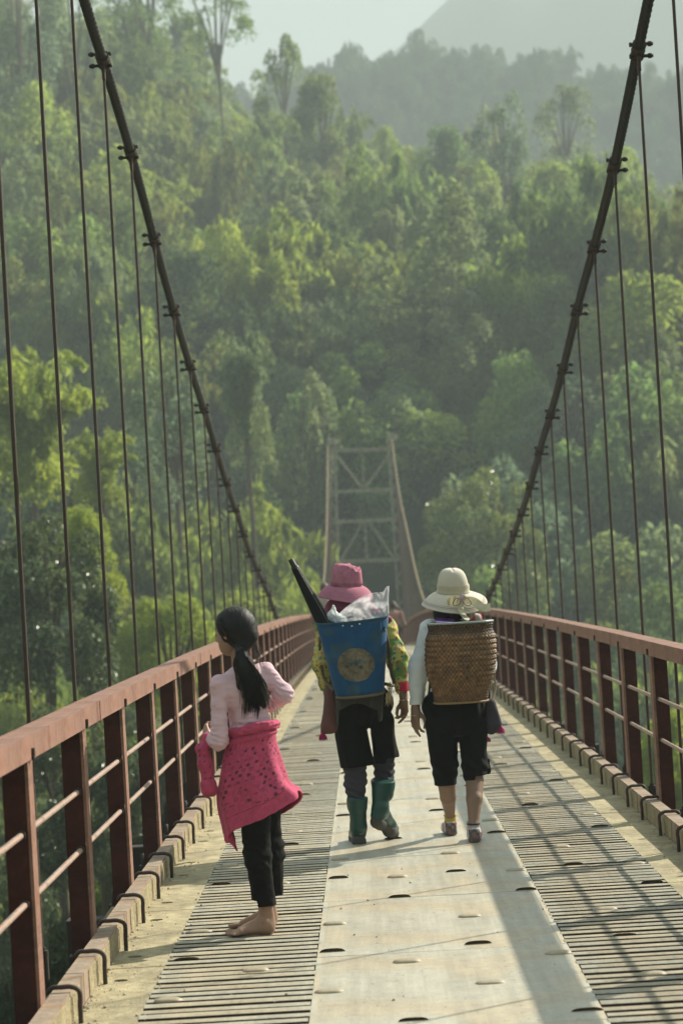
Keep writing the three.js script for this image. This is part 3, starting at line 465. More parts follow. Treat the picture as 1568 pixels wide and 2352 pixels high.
tree('tall_tree', 'tall bare stemmed tree against the sky, nearest the left cable', 'tree', 'sparse', m_, 300, -110, 160, 210, 222, { turn: 1, limb: 1, thick: 0.13 });
tree('tall_tree', 'tall bare stemmed tree against the sky, right of the left cable', 'tree', 'sparse', m_, 330, -150, 130, 190, 226, { turn: 2.6, limb: 1, thick: 0.11 });
tree('tall_tree', 'lone thin tree with forked stem and open crown on the left skyline', 'tree', 'sparse', m_, 490, -60, 150, 230, 218, { turn: 3, limb: 1, thick: 0.13 });
tree('tall_tree', 'dim tall tree in the upper left corner', 'tree', 'airy1', g_, 30, -120, 300, 260, 196, { turn: 4, limb: 1, thick: 0.16 });
tree('tall_tree', 'dim tall tree between the first two upper left hangers', 'tree', 'sparse', g_, 150, -90, 220, 220, 205, { turn: 5, limb: 1, thick: 0.14 });
tree('shrub', 'bright shrub behind the right railing at the frame edge', 'shrub', 'fine2', y_, 1535, 1630, 1960, 220, 56, { turn: 2 });
tree('shrub', 'small bright shrub seen through the right railing beside the bigger one', 'shrub', 'fine2', m_, 1475, 1690, 1930, 130, 60, { turn: 2 });
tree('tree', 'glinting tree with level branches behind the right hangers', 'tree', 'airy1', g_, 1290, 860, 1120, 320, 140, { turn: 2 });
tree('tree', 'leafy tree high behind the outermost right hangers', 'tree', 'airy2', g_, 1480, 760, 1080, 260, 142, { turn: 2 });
// the wood that reads as one mass
{
  const kinds = ['round1', 'round2', 'round3', 'airy1', 'airy2', 'plume1', 'plume2'], W = [1, 1.5, 1, 4, 3.5, 6, 6], lists = kinds.map(() => []), R = rng(5), tot = W.reduce((a, b) => a + b);
  const tones = [[m_, 4], [y_, 4.5], [g_, 4], [d_, 1.6], [o_, 2], [b_, 0.1]], tt = tones.reduce((a, b) => a + b[1], 0);
  const add = (x, Z, s, low = 0) => {
    const ridge = Z > 400;
    let q = noise(x * 0.06, Z * 0.05, 7) * 0.5 + 0.5; q = clamp(q * 0.7 + R() * 0.45 - 0.08) * tot; let k = 0; while (k < kinds.length - 1 && q > W[k]) q -= W[k++];
    let p = R() * tt, c = 0; while (c < tones.length - 1 && p > tones[c][1]) p -= tones[c++][1]; const tn = ridge ? (R() < 0.5 ? d_ : [0.09, 0.14, 0.075]) : tones[c][0], f = 0.82 + 0.36 * R();  // far ridge leaves coloured darker to paint in their backlit shade
    const big = R() ** 2, h = s * (6.5 + 6 * big), r = s * (2.5 + 2.2 * R());
    lists[k].push({ m: new THREE.Matrix4().compose(V(x, ground(x, Z) - 1 - low, -Z), new THREE.Quaternion().setFromEuler(new THREE.Euler((R() - 0.5) * 0.12, R() * 6.28, (R() - 0.5) * 0.12)), V(r, h, r)), c: lin(tn[0] * f, tn[1] * f, tn[2] * f) });
  };
  const scatter = (z0, z1, step, half, s, test) => { for (let Z = z0; Z < z1; Z += step) for (let x = -half(Z); x < half(Z); x += step) { const a = x + (R() - 0.5) * step * 1.1, b = Z + (R() - 0.5) * step * 1.1; if (!test || test(a, b)) add(a, b, s * (0.75 + 0.5 * R())); } };
  scatter(100, 310, 4.1, (Z) => 0.17 * Z + 12, 1.08, (x, Z) => !(Math.abs(x - 0.4) < 4.2 && Z < 139));
  scatter(420, 580, 5.5, (Z) => 0.165 * Z + 10, 1.05);
  scatter(40, 100, 3.3, (Z) => 0.2 * Z + 8, 0.55, (x, Z) => Math.abs(x - 0.3) > 4.5);
  scatter(5, 40, 4, () => 30, 0.6, (x) => Math.abs(x) > 9);
  scatter(-100, -14, 7.5, () => 75, 1.0, (x, Z) => Math.abs(x) > 7 || Z < -45);
  scatter(-9, 5, 6, () => 50, 0.8, (x, Z) => Math.abs(x) > 8);
  scatter(100, 300, 12, (Z) => 0.4 * Z + 60, 1.1, (x, Z) => Math.abs(x) > 0.17 * Z + 12);
  kinds.forEach((k, i) => {
    const L = lists[i], o = new THREE.InstancedMesh(CR_[k], [leafMat, glossMat], L.length); L.forEach((e, j) => { o.setMatrixAt(j, e.m); o.setColorAt(j, e.c); });
    o.name = numbered('hillside_forest'); o.castShadow = o.receiveShadow = true; tag(o, ['dense leafy forest covering the hillsides', 'dense leafy forest covering the hillsides', 'dense leafy forest covering the hillsides', 'loose forest trees among the dense ones', 'loose forest trees among the dense ones', 'feathery bamboo growth mixed into the forest', 'feathery bamboo growth mixed into the forest'][i], 'forest', 'forest on the hillsides', 'stuff'); scene.add(o);
  });
}
// ---------------------------------------------------------------- people
const SK = { girl: lin(0.42, 0.26, 0.175), w: lin(0.29, 0.178, 0.118) };
const skinMat = (c) => std(c.clone().multiplyScalar(0.8), 0.55, { vertexColors: true, sheen: 0.2, sheenRoughness: 0.5, sheenColor: lin(0.4, 0.3, 0.25) });
const blackCloth = std(lin(0.0035, 0.0033, 0.0032), 0.85, { specularIntensity: 0.35 });
const cloth = (c, o = {}) => std(c, 0.92, { sheen: 0.2, sheenRoughness: 0.6, sheenColor: lin(0.5, 0.5, 0.5), ...o });
const frame = (x0, y0, z0) => (x, y, f = 0) => at(x0 + 0.2197 * x, y0 + 0.2197 * y, z0 - f);   // a close view of the photograph, f metres nearer to the viewer
const rad = (px, z) => px * 0.2197 * z / FP;
const face = (yaw) => new THREE.Quaternion().setFromEuler(new THREE.Euler(0, yaw, 0));   // yaw 0 looks along +z; PI looks ahead along the bridge
// head: skull, jaw, nose, ears, brow, eyes and lips; c = centre, s = height of the head, q = where it looks (local +z is the face)
function headPrims(c, s, q) {
  const L = (x, y, z) => V(x * s, y * s, z * s).applyQuaternion(q).add(c), E = (x, y, z, a, b, d, k, sub) => ell(L(x, y, z), V(a * s, b * s, d * s), q, { k: (k ?? 0.06) * s, sub });
  return [E(0, 0.12, -0.07, 0.335, 0.37, 0.40), E(0, -0.12, 0.1, 0.275, 0.36, 0.27, 0.12), E(0, -0.36, 0.17, 0.15, 0.12, 0.14, 0.12), cap(L(0, 0.03, 0.36), L(0, -0.15, 0.435), 0.028 * s, 0.05 * s, 0.06 * s), E(-0.055, -0.16, 0.37, 0.035, 0.03, 0.04), E(0.055, -0.16, 0.37, 0.035, 0.03, 0.04),
    E(-0.13, 0.0, 0.405, 0.075, 0.045, 0.06, 0.05, true), E(0.13, 0.0, 0.405, 0.075, 0.045, 0.06, 0.05, true), E(-0.13, 0.0, 0.325, 0.05, 0.04, 0.045, 0.01), E(0.13, 0.0, 0.325, 0.05, 0.04, 0.045, 0.01), E(0, -0.262, 0.345, 0.085, 0.024, 0.04, 0.02), E(0, -0.30, 0.335, 0.07, 0.026, 0.04, 0.02),
    E(-0.345, -0.04, -0.03, 0.035, 0.1, 0.065, 0.03), E(0.345, -0.04, -0.03, 0.035, 0.1, 0.065, 0.03)];
}
function headColor(c, s, q) {
  const iq = q.clone().invert(), p = V(0, 0, 0);
  return (x, y, z) => { p.set(x, y, z).sub(c).applyQuaternion(iq).multiplyScalar(1 / s); if (p.z > 0.3) { for (const e of [-0.13, 0.13]) { const d = Math.hypot(p.x - e, (p.y - 0.0) * 1.5); if (d < 0.022) return [0.06, 0.05, 0.05]; if (d < 0.042) return [1.7, 2.2, 2.6]; if (Math.abs(p.x - e) < 0.085 && Math.abs(p.y - 0.1 + 1.5 * (p.x - e) ** 2) < 0.014) return [0.12, 0.12, 0.12]; } if (Math.abs(p.x) < 0.085 && p.y < -0.24 && p.y > -0.325) return [0.95, 0.6, 0.6]; } const n = 1 + 0.08 * noise(x * 60, y * 60, z * 60); return [n, n, n]; };
}
const plainSkin = (x, y, z) => { const n = 1 + 0.07 * noise(x * 70, y * 70, z * 70) + 0.06 * noise(x * 18, y * 18, z * 18); return [n, n * 0.99, n * 0.98]; };
// hand: w wrist, f where the fingers point, n out of the palm, t = +1 or -1 side of the thumb, L length, curl per finger
function handPrims(w, f, n, t, L, curl = [0.5, 0.55, 0.6, 0.65], thumbIn = 0.35) {
  f = f.clone().normalize(); const x = f.clone().cross(n).normalize().multiplyScalar(t); n = n.clone().addScaledVector(f, -n.dot(f)).normalize(); const s = L / 0.175, P = [], at2 = (a, b, c) => w.clone().addScaledVector(x, a * s).addScaledVector(f, b * s).addScaledVector(n, c * s);
  const off = [0.027, 0.0095, -0.009, -0.0255], len = [0.07, 0.078, 0.073, 0.058];
  off.forEach((o, i) => {
    const kn = at2(o, 0.083 - 0.006 * Math.abs(i - 1), 0); P.push(cap(at2(o * 0.55, 0.006, 0), kn, 0.0135 * s, 0.0115 * s, 0.014 * s));
    let a = kn, ang = curl[i] * 0.6; const fan = (1 - i) * 0.06 - 0.02;
    [0.45, 0.31, 0.24].forEach((q, j) => { const d = f.clone().multiplyScalar(Math.cos(ang)).addScaledVector(n, Math.sin(ang)).addScaledVector(x, fan).normalize(), b = a.clone().addScaledVector(d, len[i] * q * s); P.push(cap(a, b, (0.0092 - j * 0.0009) * s, (0.0083 - j * 0.0009) * s, 0.004 * s)); a = b; ang += curl[i] * (j ? 0.7 : 1); });
  });
  const t0 = at2(0.018, 0.018, 0.004), t1 = at2(0.040, 0.052, 0.014 + 0.02 * thumbIn), t2 = at2(0.043 - 0.012 * thumbIn, 0.083, 0.018 + 0.035 * thumbIn), t3 = at2(0.038 - 0.03 * thumbIn, 0.106, 0.02 + 0.04 * thumbIn);
  P.push(cap(t0, t1, 0.015 * s, 0.0115 * s, 0.012 * s), cap(t1, t2, 0.0108 * s, 0.0098 * s, 0.004 * s), cap(t2, t3, 0.0098 * s, 0.0078 * s, 0.004 * s), cap(w, at2(0, 0.03, 0), 0.021 * s, 0.018 * s, 0.02 * s));
  return P;
}
// bare foot: heel on h, pointing along d, sole at floor height y, big toe on side t
function footPrims(h, d, t, L, floor) {
  d = d.clone().setY(0).normalize(); const x = V(0, 1, 0).cross(d).normalize().multiplyScalar(t), s = L / 0.235, Q = (a, b, c) => V(h.x, floor, h.z).addScaledVector(d, a * s).addScaledVector(x, b * s).add(V(0, c * s, 0)), P = [];
  P.push(ell(Q(0.028, 0, 0.027), V(0.031, 0.03, 0.029).multiplyScalar(s)), cap(Q(0.03, -0.004, 0.026), Q(0.15, -0.018, 0.017), 0.024 * s, 0.016 * s, 0.03 * s), cap(Q(0.05, 0.006, 0.055), Q(0.155, 0.018, 0.021), 0.03 * s, 0.019 * s, 0.03 * s), cap(Q(0.036, 0, 0.05), Q(0.036, 0, 0.11), 0.027 * s, 0.029 * s, 0.03 * s), ell(Q(0.045, 0.028, 0.068), V(0.012, 0.012, 0.012).multiplyScalar(s)), ell(Q(0.04, -0.028, 0.062), V(0.012, 0.012, 0.012).multiplyScalar(s)), cap(Q(0.006, 0, 0.05), Q(0.012, 0, 0.12), 0.012 * s, 0.012 * s, 0.02 * s));
  [[0.03, 0.226, 0.0125], [0.0115, 0.222, 0.0092], [-0.004, 0.214, 0.0085], [-0.0185, 0.204, 0.008], [-0.032, 0.192, 0.0078]].forEach(([o, e, r]) => P.push(cap(Q(0.15, o * 0.8, 0.016), Q(e - r - 0.012, o, r * 1.05), 0.012 * s, r * s, 0.006 * s), ell(Q(e - r, o, r), V(r * 1.15, r * 0.95, r).multiplyScalar(s), null, { k: 0.004 * s })));
  return P;
}
const wrinkle = (a, fx, fy, fz) => (x, y, z) => a * (noise(x * fx + 3, y * fy, z * fz) + 0.5 * noise(x * fx * 2.1, y * fy * 2.1 + 5, z * fz * 2.1));
function person(label, pos) { return thing('person', label, 'person', pos); }
function hairMesh(strands, r, seed) {   // list of point lists -> thin flat tubes with tapered ends
  const G = []; for (const s of strands) { const c = new THREE.CatmullRomCurve3(s, false, 'centripetal'), g = new THREE.TubeGeometry(c, 12, r, 3, false), p = g.attributes.position; for (let i = 0; i <= 12; i++) { const m = c.getPointAt(i / 12), k = i > 8 ? (12.6 - i) / 4.6 : 1; for (let j = 0; j < 4; j++) { const o = i * 4 + j; p.setXYZ(o, lerp(m.x, p.getX(o), k), lerp(m.y, p.getY(o), k), lerp(m.z, p.getZ(o), k)); } } G.push(g); } return merge(G);
}
const hairMat = std(lin(0.010, 0.0095, 0.0095), 0.58, { specularIntensity: 0.55 });

// ---- the girl at the railing
{
  const Z = 10.88, P = frame(401.9, 1349.3, Z), r = (p) => rad(p, Z), t = person('barefoot girl in pink top with a red jacket tied round her waist', V(-0.5, deckY(Z), -Z));
  const floor = deckY(Z) + 0.002, head = P(612, 470, 0), hq = face(-Math.PI / 2 - 0.55), hs = 0.205;
  const neck = P(700, 840, 0), chest = P(715, 1080, 0), belly = P(790, 1420, 0), hipc = P(800, 1850, 0);
  const shL = P(472, 1008, 0.07), shR = P(940, 876, -0.07), elL = P(462, 1600, 0.085), wrL = P(352, 1560, -0.02), elR = P(1140, 1120, -0.03), wrR = P(985, 1235, -0.17);
  const hipN = P(820, 2060, 0.055), hipF = P(900, 2040, -0.075), knN = P(862, 2790, 0.06), knF = P(1005, 2750, -0.12);
  const heelN = P(1042, 3632, 0.02), heelF = P(1040, 3540, 0); heelN.y = floor; const hf = V(heelF.x, floor, -11.1);
  const anN = V(heelN.x - 0.033, floor + 0.085, heelN.z), anF = V(hf.x - 0.033, floor + 0.085, hf.z), dir = V(-1, 0, 0.02);
  const body = [ell(hipc, V(0.105, 0.09, 0.085)), cap(hipc, belly, 0.085, 0.075), cap(belly, chest, 0.07, 0.082), cap(chest, neck, 0.075, 0.035), cap(shL, shR, 0.026, 0.026, 0.02), cap(neck, P(655, 660, 0), 0.036, 0.036),
    cap(shL, elL, 0.026, 0.024, 0.02), cap(elL, wrL, 0.025, 0.02), cap(shR, elR, 0.026, 0.024, 0.02), cap(elR, wrR, 0.025, 0.02), cap(hipN, knN, 0.066, 0.043), cap(knN, anN, 0.043, 0.026), cap(hipF, knF, 0.066, 0.043), cap(knF, anF, 0.043, 0.026)];
  const g = [skin(body, 0.009, { k: 0.03, color: plainSkin })];
  const hp = headPrims(head, hs, hq); g.push(skin(hp, 0.0035, { k: 0.012, color: headColor(head, hs, hq) }));
  for (const [w, f, n, s] of [[wrL, V(-0.25, 0.55, -0.8), V(0.8, 0, -0.3), 1], [wrR, V(-0.7, -0.1, -0.7), V(-0.5, 0, 0.6), -1]]) g.push(skin(handPrims(w, f, n, s, 0.14, [0.9, 0.95, 1, 1]), 0.0035, { k: 0.006, color: plainSkin }));
  for (const [h, s] of [[heelN, -1], [hf, 1]]) { const fp = footPrims(h, dir, s, 0.225, floor); fp.push(cap(V(h.x - 0.033, floor + 0.1, h.z), (h === heelN ? anN : anF).clone().lerp(h === heelN ? knN : knF, 0.35), 0.027, 0.033)); g.push(skin(fp, 0.0032, { k: 0.012, color: plainSkin })); }
  part('body', g, skinMat(SK.girl), t, true);
  // hair drawn back over the skull into a long loose tail
  const tie = P(690, 655, 0.075), hl = (x, y, z) => V(x * hs, y * hs, z * hs).applyQuaternion(hq).add(head), fz = V(0, 0, 1).applyQuaternion(hq);
  const capP = [ell(hl(0, 0.17, -0.06), V(0.40, 0.40, 0.46).multiplyScalar(hs), hq), ell(hl(0, -0.02, -0.2), V(0.36, 0.36, 0.34).multiplyScalar(hs), hq, { k: 0.03 }), cap(hl(0, -0.12, -0.4), tie, 0.034, 0.026, 0.03)];
  part('hair', skin(capP, 0.003, { k: 0.03, warp: (d, x, y, z) => { const q = V(x, y, z).sub(tie), a = Math.atan2(q.y, q.x), e = Math.atan2(q.z, Math.hypot(q.x, q.y)), f = V(x, y, z).sub(head).dot(fz) / hs, up = (y - head.y) / hs; d += 0.0006 * noise(a * 26, e * 8, 2); return Math.max(d, (f - 0.20 - 0.24 * clamp(up)) * hs * 0.8); } }), hairMat, t, true);
  const R = rng(31), strands = [], wisps = [], comb = [];
  for (let i = 0; i < 420; i++) {   // combed strands lying on the skull from the hairline to the tie
    const a = R() * 6.2832, s = hl(0.41 * Math.sin(a), 0.17 + 0.41 * Math.cos(a) * (Math.cos(a) < 0 ? 0.75 : 1), 0.02 + 0.12 * Math.max(0, Math.cos(a)) + 0.05 * R()), e = tie.clone().add(V((R() - 0.5) * 0.03, (R() - 0.5) * 0.03, 0)), cc = hl(0, 0.12, -0.06), onS = (p, k) => { const d = p.clone().sub(cc), q = d.clone().applyQuaternion(hq.clone().invert()), f = Math.hypot(q.x / (0.41 * hs), q.y / (0.42 * hs), q.z / (0.475 * hs)); return cc.clone().addScaledVector(d, (1.012 + k) / Math.max(f, 0.3)); }, k = R() * 0.02;
    comb.push([onS(s, k), onS(s.clone().lerp(e, 0.3), k), onS(s.clone().lerp(e, 0.62), k), e]);
  }
  const brownHair = std(lin(0.055, 0.036, 0.022), 0.45);
  part('combed_hair', hairMesh(comb.filter((_, i) => i % 5), 0.0014), hairMat, t, true); part('sun_tinted_strands', hairMesh(comb.filter((_, i) => i % 5 === 0), 0.0010), brownHair, t, true);  // lighter brown on some strands paints in sun caught on the hair
  for (let i = 0; i < 330; i++) {
    const a = R(), b = (R() - 0.5), split = R() < 0.62, e = split ? P(lerp(700, 880, a), lerp(1260, 1390, R()), 0.06 + 0.03 * R()) : P(lerp(880, 990, a), lerp(1180, 1290, R()), 0.06 + 0.03 * R()), q = R() * 6.28, s0 = V(Math.cos(q), Math.sin(q), 0).multiplyScalar(0.016 * Math.sqrt(R()));
    const m1 = P(lerp(610, 800, a), 800 + 40 * b, 0.075 + 0.035 * R()), m2 = P(lerp(690, split ? 890 : 950, a), 1020 + 60 * b, 0.085 + 0.03 * R());
    strands.push([tie.clone().add(s0), tie.clone().add(s0).lerp(m1, 0.5).add(V(0, 0.004, 0.008)), m1, m2, e]);
  }
  const inner = []; for (const [x0, x1, x2] of [[660, 700, 790], [700, 780, 850], [740, 850, 930]]) inner.push(cap(tie, P(x0 + 20, 820, 0.08), 0.018, 0.026), cap(P(x0 + 20, 820, 0.08), P(x1, 1020, 0.08), 0.026, 0.024), cap(P(x1, 1020, 0.08), P(x2, 1240, 0.07), 0.024, 0.012));
  part('ponytail', [skin(inner, 0.006, { k: 0.02, warp: (d, x, y, z) => d + 0.003 * noise(x * 90, y * 8, z * 90) }), hairMesh(strands, 0.0026)].map((q) => { const n = q.index ? q.toNonIndexed() : q; n.deleteAttribute('uv'); return n; }), hairMat, t, true);
  for (let i = 0; i < 110; i++) { const a = R() * 6.28, top = i < 12 || i > 92, s = top ? hl((R() - 0.5) * 0.75, 0.42 + 0.1 * R(), -0.45 + 0.5 * R()) : i < 44 ? P(820 + 20 * R(), 520 + 160 * R(), 0.0) : P(620 + 30 * R(), 640, 0.06); const d = top ? V((R() - 0.4) * 0.07, 0.004 + 0.014 * R(), (R() - 0.5) * 0.05) : i < 44 ? V(0.012 + 0.03 * R(), -0.05 - 0.07 * R(), 0.01) : V(0.03 + 0.06 * R(), -0.03 - 0.07 * R(), 0.03); wisps.push([s, s.clone().addScaledVector(d, 0.5).add(V(0, 0.006, 0)), s.clone().add(d)]); }
  { const out = []; for (let i = 0; i < 110; i++) { const a = R(), y = 760 + 520 * R(), c = lerp(690, 880, (y - 660) / 640), w = lerp(70, 150, clamp((y - 660) / 500)) * (R() < 0.35 ? -1 : 1), s0 = tie.clone().add(V((R() - 0.5) * 0.02, 0, 0.01)); out.push([s0, P(lerp(680, c, 0.55) + w * 0.45, lerp(660, y, 0.5), 0.1), P(c + w * (0.75 + 0.35 * a), y, 0.11), P(c + 40 + w * (0.8 + 0.7 * a), y + 90 + 60 * R(), 0.1)]); } part('tail_strands', hairMesh(out, 0.0012), brownHair, t, true); }
  part('loose_hair', hairMesh(wisps, 0.0009), std(lin(0.05, 0.035, 0.025), 0.4), t, true);
  part('hair_tie', new THREE.TorusGeometry(0.021, 0.007, 8, 18).rotateX(1.0).rotateZ(0.5).translate(tie.x, tie.y - 0.004, tie.z + 0.004), std(lin(0.02, 0.02, 0.025), 0.7), t, true);
  // long sleeved top
  const top = [cap(P(790, 1600, 0), belly, 0.088, 0.083), cap(belly, chest, 0.08, 0.094), cap(chest, P(715, 905, 0), 0.088, 0.055), cap(shL, shR, 0.036, 0.036, 0.05), cap(shL, elL, 0.036, 0.039, 0.03), cap(elL, elL.clone().lerp(wrL, 0.55), 0.040, 0.034, 0.02), cap(shR, elR, 0.037, 0.040, 0.03), cap(elR, elR.clone().lerp(wrR, 0.9), 0.040, 0.032, 0.02)];
  const wr = wrinkle(0.004, 22, 40, 22), eAx = elR.clone().sub(shR).normalize(), nk = P(712, 800, 0);
  part('pink_top', skin(top, 0.005, { k: 0.035, warp: (d, x, y, z) => { const le = Math.hypot(x - elL.x, y - elL.y, z - elL.z), re = Math.hypot(x - elR.x, y - elR.y, z - elR.z), e = Math.min(le, re), fold = 0.0028 * Math.exp(-e * e / 0.005) * Math.sin((y * 1.2 + x * 0.5) * 190 + 3 * noise(x * 30, y * 30, z * 30)); d += wr(x, y, z) * 1.2 + fold + 0.003 * noise(x * 9, y * 70, z * 9) * sm(0.14, 0, Math.abs(y - belly.y)); return Math.max(d, y - nk.y - 0.05 * 0); } }), cloth(lin(0.68, 0.47, 0.52)), t, true);
  // trousers
  const tr = [ell(hipc.clone().add(V(0, -0.02, 0)), V(0.112, 0.1, 0.1)), cap(hipN, knN, 0.078, 0.058), cap(knN, P(942, 3320, 0.04), 0.057, 0.051), cap(hipF, knF, 0.078, 0.056), cap(knF, P(1030, 3290, -0.19), 0.056, 0.046)];
  const hemN = P(942, 3292, 0).y, hemF = P(1040, 3262, 0).y, wr2 = wrinkle(0.0035, 26, 30, 26);
  part('trousers', skin(tr, 0.005, { k: 0.03, warp: (d, x, y, z) => { const kn = Math.exp(-((y - knN.y) ** 2) / 0.004); d += wr2(x, y, z) + 0.003 * kn * Math.sin(y * 120 + x * 60 + 2 * noise(x * 20, y * 20, z * 20)); const near = z > -10.96, s = P(870, 3292, 0).x; return Math.max(d, (near ? (x < s ? hemN + 0.022 : hemN - 0.004) : hemF) - y); } }), blackCloth, t, true);
  // hooded jacket knotted round the waist: a flaring skirt of cloth with a ribbed hem
  const rows = [[1440, 598, 1012], [1500, 585, 1045], [1600, 560, 1050], [1750, 505, 1085], [1900, 478, 1130], [2050, 462, 1195], [2150, 450, 1312], [2300, 470, 1320], [2500, 520, 1290], [2760, 560, 1280]];
  const XL = curveZ(rows.map((q) => [q[0], q[1]])), XR = curveZ(rows.map((q) => [q[0], q[2]]));
  const hem = curveZ([[-3.3, 2560], [-2.6, 2520], [-1.9, 2430], [-1.2, 2420], [-0.5, 2300], [0, 2150], [0.5, 2195], [1.0, 2290], [1.57, 2390], [2.2, 2470], [2.7, 2560], [3.0, 2640], [3.3, 2560]]);
  const surf = (u, v, thick) => {   // u angle 0 right, quarter turn toward the viewer; v 0 waist .. 1 hem
    const y = lerp(1455 + 35 * Math.cos(u + 2.6), hem(u), v), c = (XL(y) + XR(y)) / 2, w = (XR(y) - XL(y)) / 2, fold = 1 + (0.03 + 0.02 * v) * Math.sin(u * 7 + 1.5 + 2 * v) * sm(0.15, 0.6, v) + 0.02 * Math.sin(u * 3 + 5 * v), roll = v < 0.16 ? 0.012 * Math.abs(Math.sin(v / 0.16 * Math.PI * 2)) : 0;
    const dep = (0.105 + 0.035 * v) * fold + roll + thick, p = P(c, y, 0); return p.add(V((r(w) * fold + roll * 0.6 + thick) * Math.cos(u), 0.003 * noise(u * 6, v * 20, 1), dep * Math.sin(u)));
  };
  const NU = 230, NV = 130, pos = [], col = [], idx = [];
  const dots = []; { let k = 0; for (let j = 0; j < 13; j++) for (let i = 0; i < 24; i++) { const h = hash3(i, j, 77), h2 = hash3(i, j, 78), h3 = hash3(i, j, 79); k++; if (h3 > 0.22) dots.push([i * 0.262 - 3.1 + (j % 2) * 0.131 + (h - 0.5) * 0.09, 0.19 + j * 0.052 + (h2 - 0.5) * 0.018, Math.floor(h3 * 30) % 3]); } }
  for (const [lay, th] of [[0, 0.003], [1, -0.004]]) for (let j = 0; j <= NV; j++) for (let i = 0; i <= NU; i++) {
    const u = i / NU * 6.2832 - 3.1416, v = j / NV, p = surf(u, v, th); pos.push(p.x, p.y, p.z);
    let k = [0.47, 0.062, 0.135]; const y = lerp(1455, hem(u), v), band = (hem(u) - y) < 150; const n = 1 + 0.16 * noise(u * 18, v * 30, 4) + 0.1 * noise(u * 60, v * 90, 2);
    if (!band && v > 0.14) for (const [du, dv, ty] of dots) { const a = (u - du) * 0.105 / 1.0, b = (v - dv) * 0.36, d = Math.hypot(a, b); if (d < 0.0064 && (ty === 0 || (ty === 1 ? d > 0.0034 : Math.abs(b) < 0.0035))) { k = ty === 0 ? [0.11, 0.028, 0.05] : [0.23, 0.036, 0.075]; break; } }
    else if (band && (hem(u) - y) > 140) k = [0.3, 0.035, 0.06];
    col.push(k[0] * n, k[1] * n, k[2] * n);
  }
  const S = (NU + 1) * (NV + 1); for (let l = 0; l < 2; l++) for (let j = 0; j < NV; j++) for (let i = 0; i < NU; i++) { const a = l * S + j * (NU + 1) + i, b = a + NU + 1; l ? idx.push(a, a + 1, b, a + 1, b + 1, b) : idx.push(a, b, a + 1, a + 1, b, b + 1); }
  for (let i = 0; i < NU; i++) for (const j of [0, NV]) { const a = j * (NU + 1) + i, b = a + S; idx.push(a, b, a + 1, a + 1, b, b + 1); }
  const jg = new THREE.BufferGeometry(); jg.setAttribute('position', new THREE.Float32BufferAttribute(pos, 3)); jg.setAttribute('color', new THREE.Float32BufferAttribute(col, 3)); jg.setIndex(idx); jg.computeVertexNormals();
  const fleece = cloth(lin(1, 1, 1), { vertexColors: true });
  part('tied_jacket', jg, fleece, t, true);
  // rolled waist band with its knot and the empty sleeve hanging on the far side
  const band = []; { let prev = null; for (let i = 0; i <= 28; i++) { const u = i / 28 * 6.2832 - 3.1416, y = 1475 + 45 * Math.cos(u + 2.6), c = (XL(1500) + XR(1500)) / 2, w = (XR(1500) - XL(1500)) / 2, q = P(c, y, 0).add(V(r(w) * 1.03 * Math.cos(u), 0, 0.112 * Math.sin(u))); if (prev) band.push(cap(prev, q, 0.0185, 0.0185)); prev = q; } }
  const redC = (x, y, z) => { const n = 1 + 0.2 * noise(x * 60, y * 60, z * 60), h = Math.hypot(((x * 46 + 90) % 1) - 0.5, ((y * 40 + 90) % 1) - 0.5) < 0.17 && hash3(Math.floor(x * 46), Math.floor(y * 40), 3) > 0.45; return h ? [0.08 * n, 0.025 * n, 0.035 * n] : [0.47 * n, 0.062 * n, 0.135 * n]; }, redP = (x, y, z) => { const n = 1 + 0.2 * noise(x * 60, y * 60, z * 60); return [0.47 * n, 0.062 * n, 0.135 * n]; };
  part('waist_roll', skin(band, 0.004, { k: 0.01, color: redP, warp: (d, x, y, z) => d + 0.005 * noise(x * 24, y * 90, z * 24) + 0.002 * noise(x * 60, y * 120, z * 60) }), fleece, t, true);
  part('sleeve', skin([cap(P(560, 1560, -0.04), P(350, 1580, 0.0), 0.024, 0.026), cap(P(350, 1580, 0.0), P(292, 1690, 0.03), 0.026, 0.027), cap(P(292, 1690, 0.03), P(322, 1850, 0.035), 0.027, 0.029), cap(P(322, 1850, 0.035), P(352, 2030, 0.04), 0.029, 0.027)], 0.004, { k: 0.02, color: redC, warp: (d, x, y, z) => d + 0.003 * Math.sin(y * 90 + x * 40) * noise(x * 14, y * 14, z * 14) + 0.002 * noise(x * 40, y * 40, z * 40) }), fleece, t, true);
  part('sleeve_cuff', skin([cap(P(352, 2055, 0.04), P(362, 2110, 0.04), 0.036, 0.037)], 0.003, { color: redP, warp: (d, x, y, z) => Math.max(d + 0.0012 * Math.sin(Math.atan2(z + Z - 0.04, x - P(357, 2080, 0).x) * 26), Math.abs(y - P(357, 2080, 0).y) - 0.04) }), fleece, t, true);
  part('hem_tail', skin([cap(P(560, 2460, 0.02), P(590, 2620, 0.03), 0.02, 0.014), cap(P(590, 2620, 0.03), P(652, 2745, 0.035), 0.014, 0.004)], 0.004, { color: redP }), fleece, t, true);
}
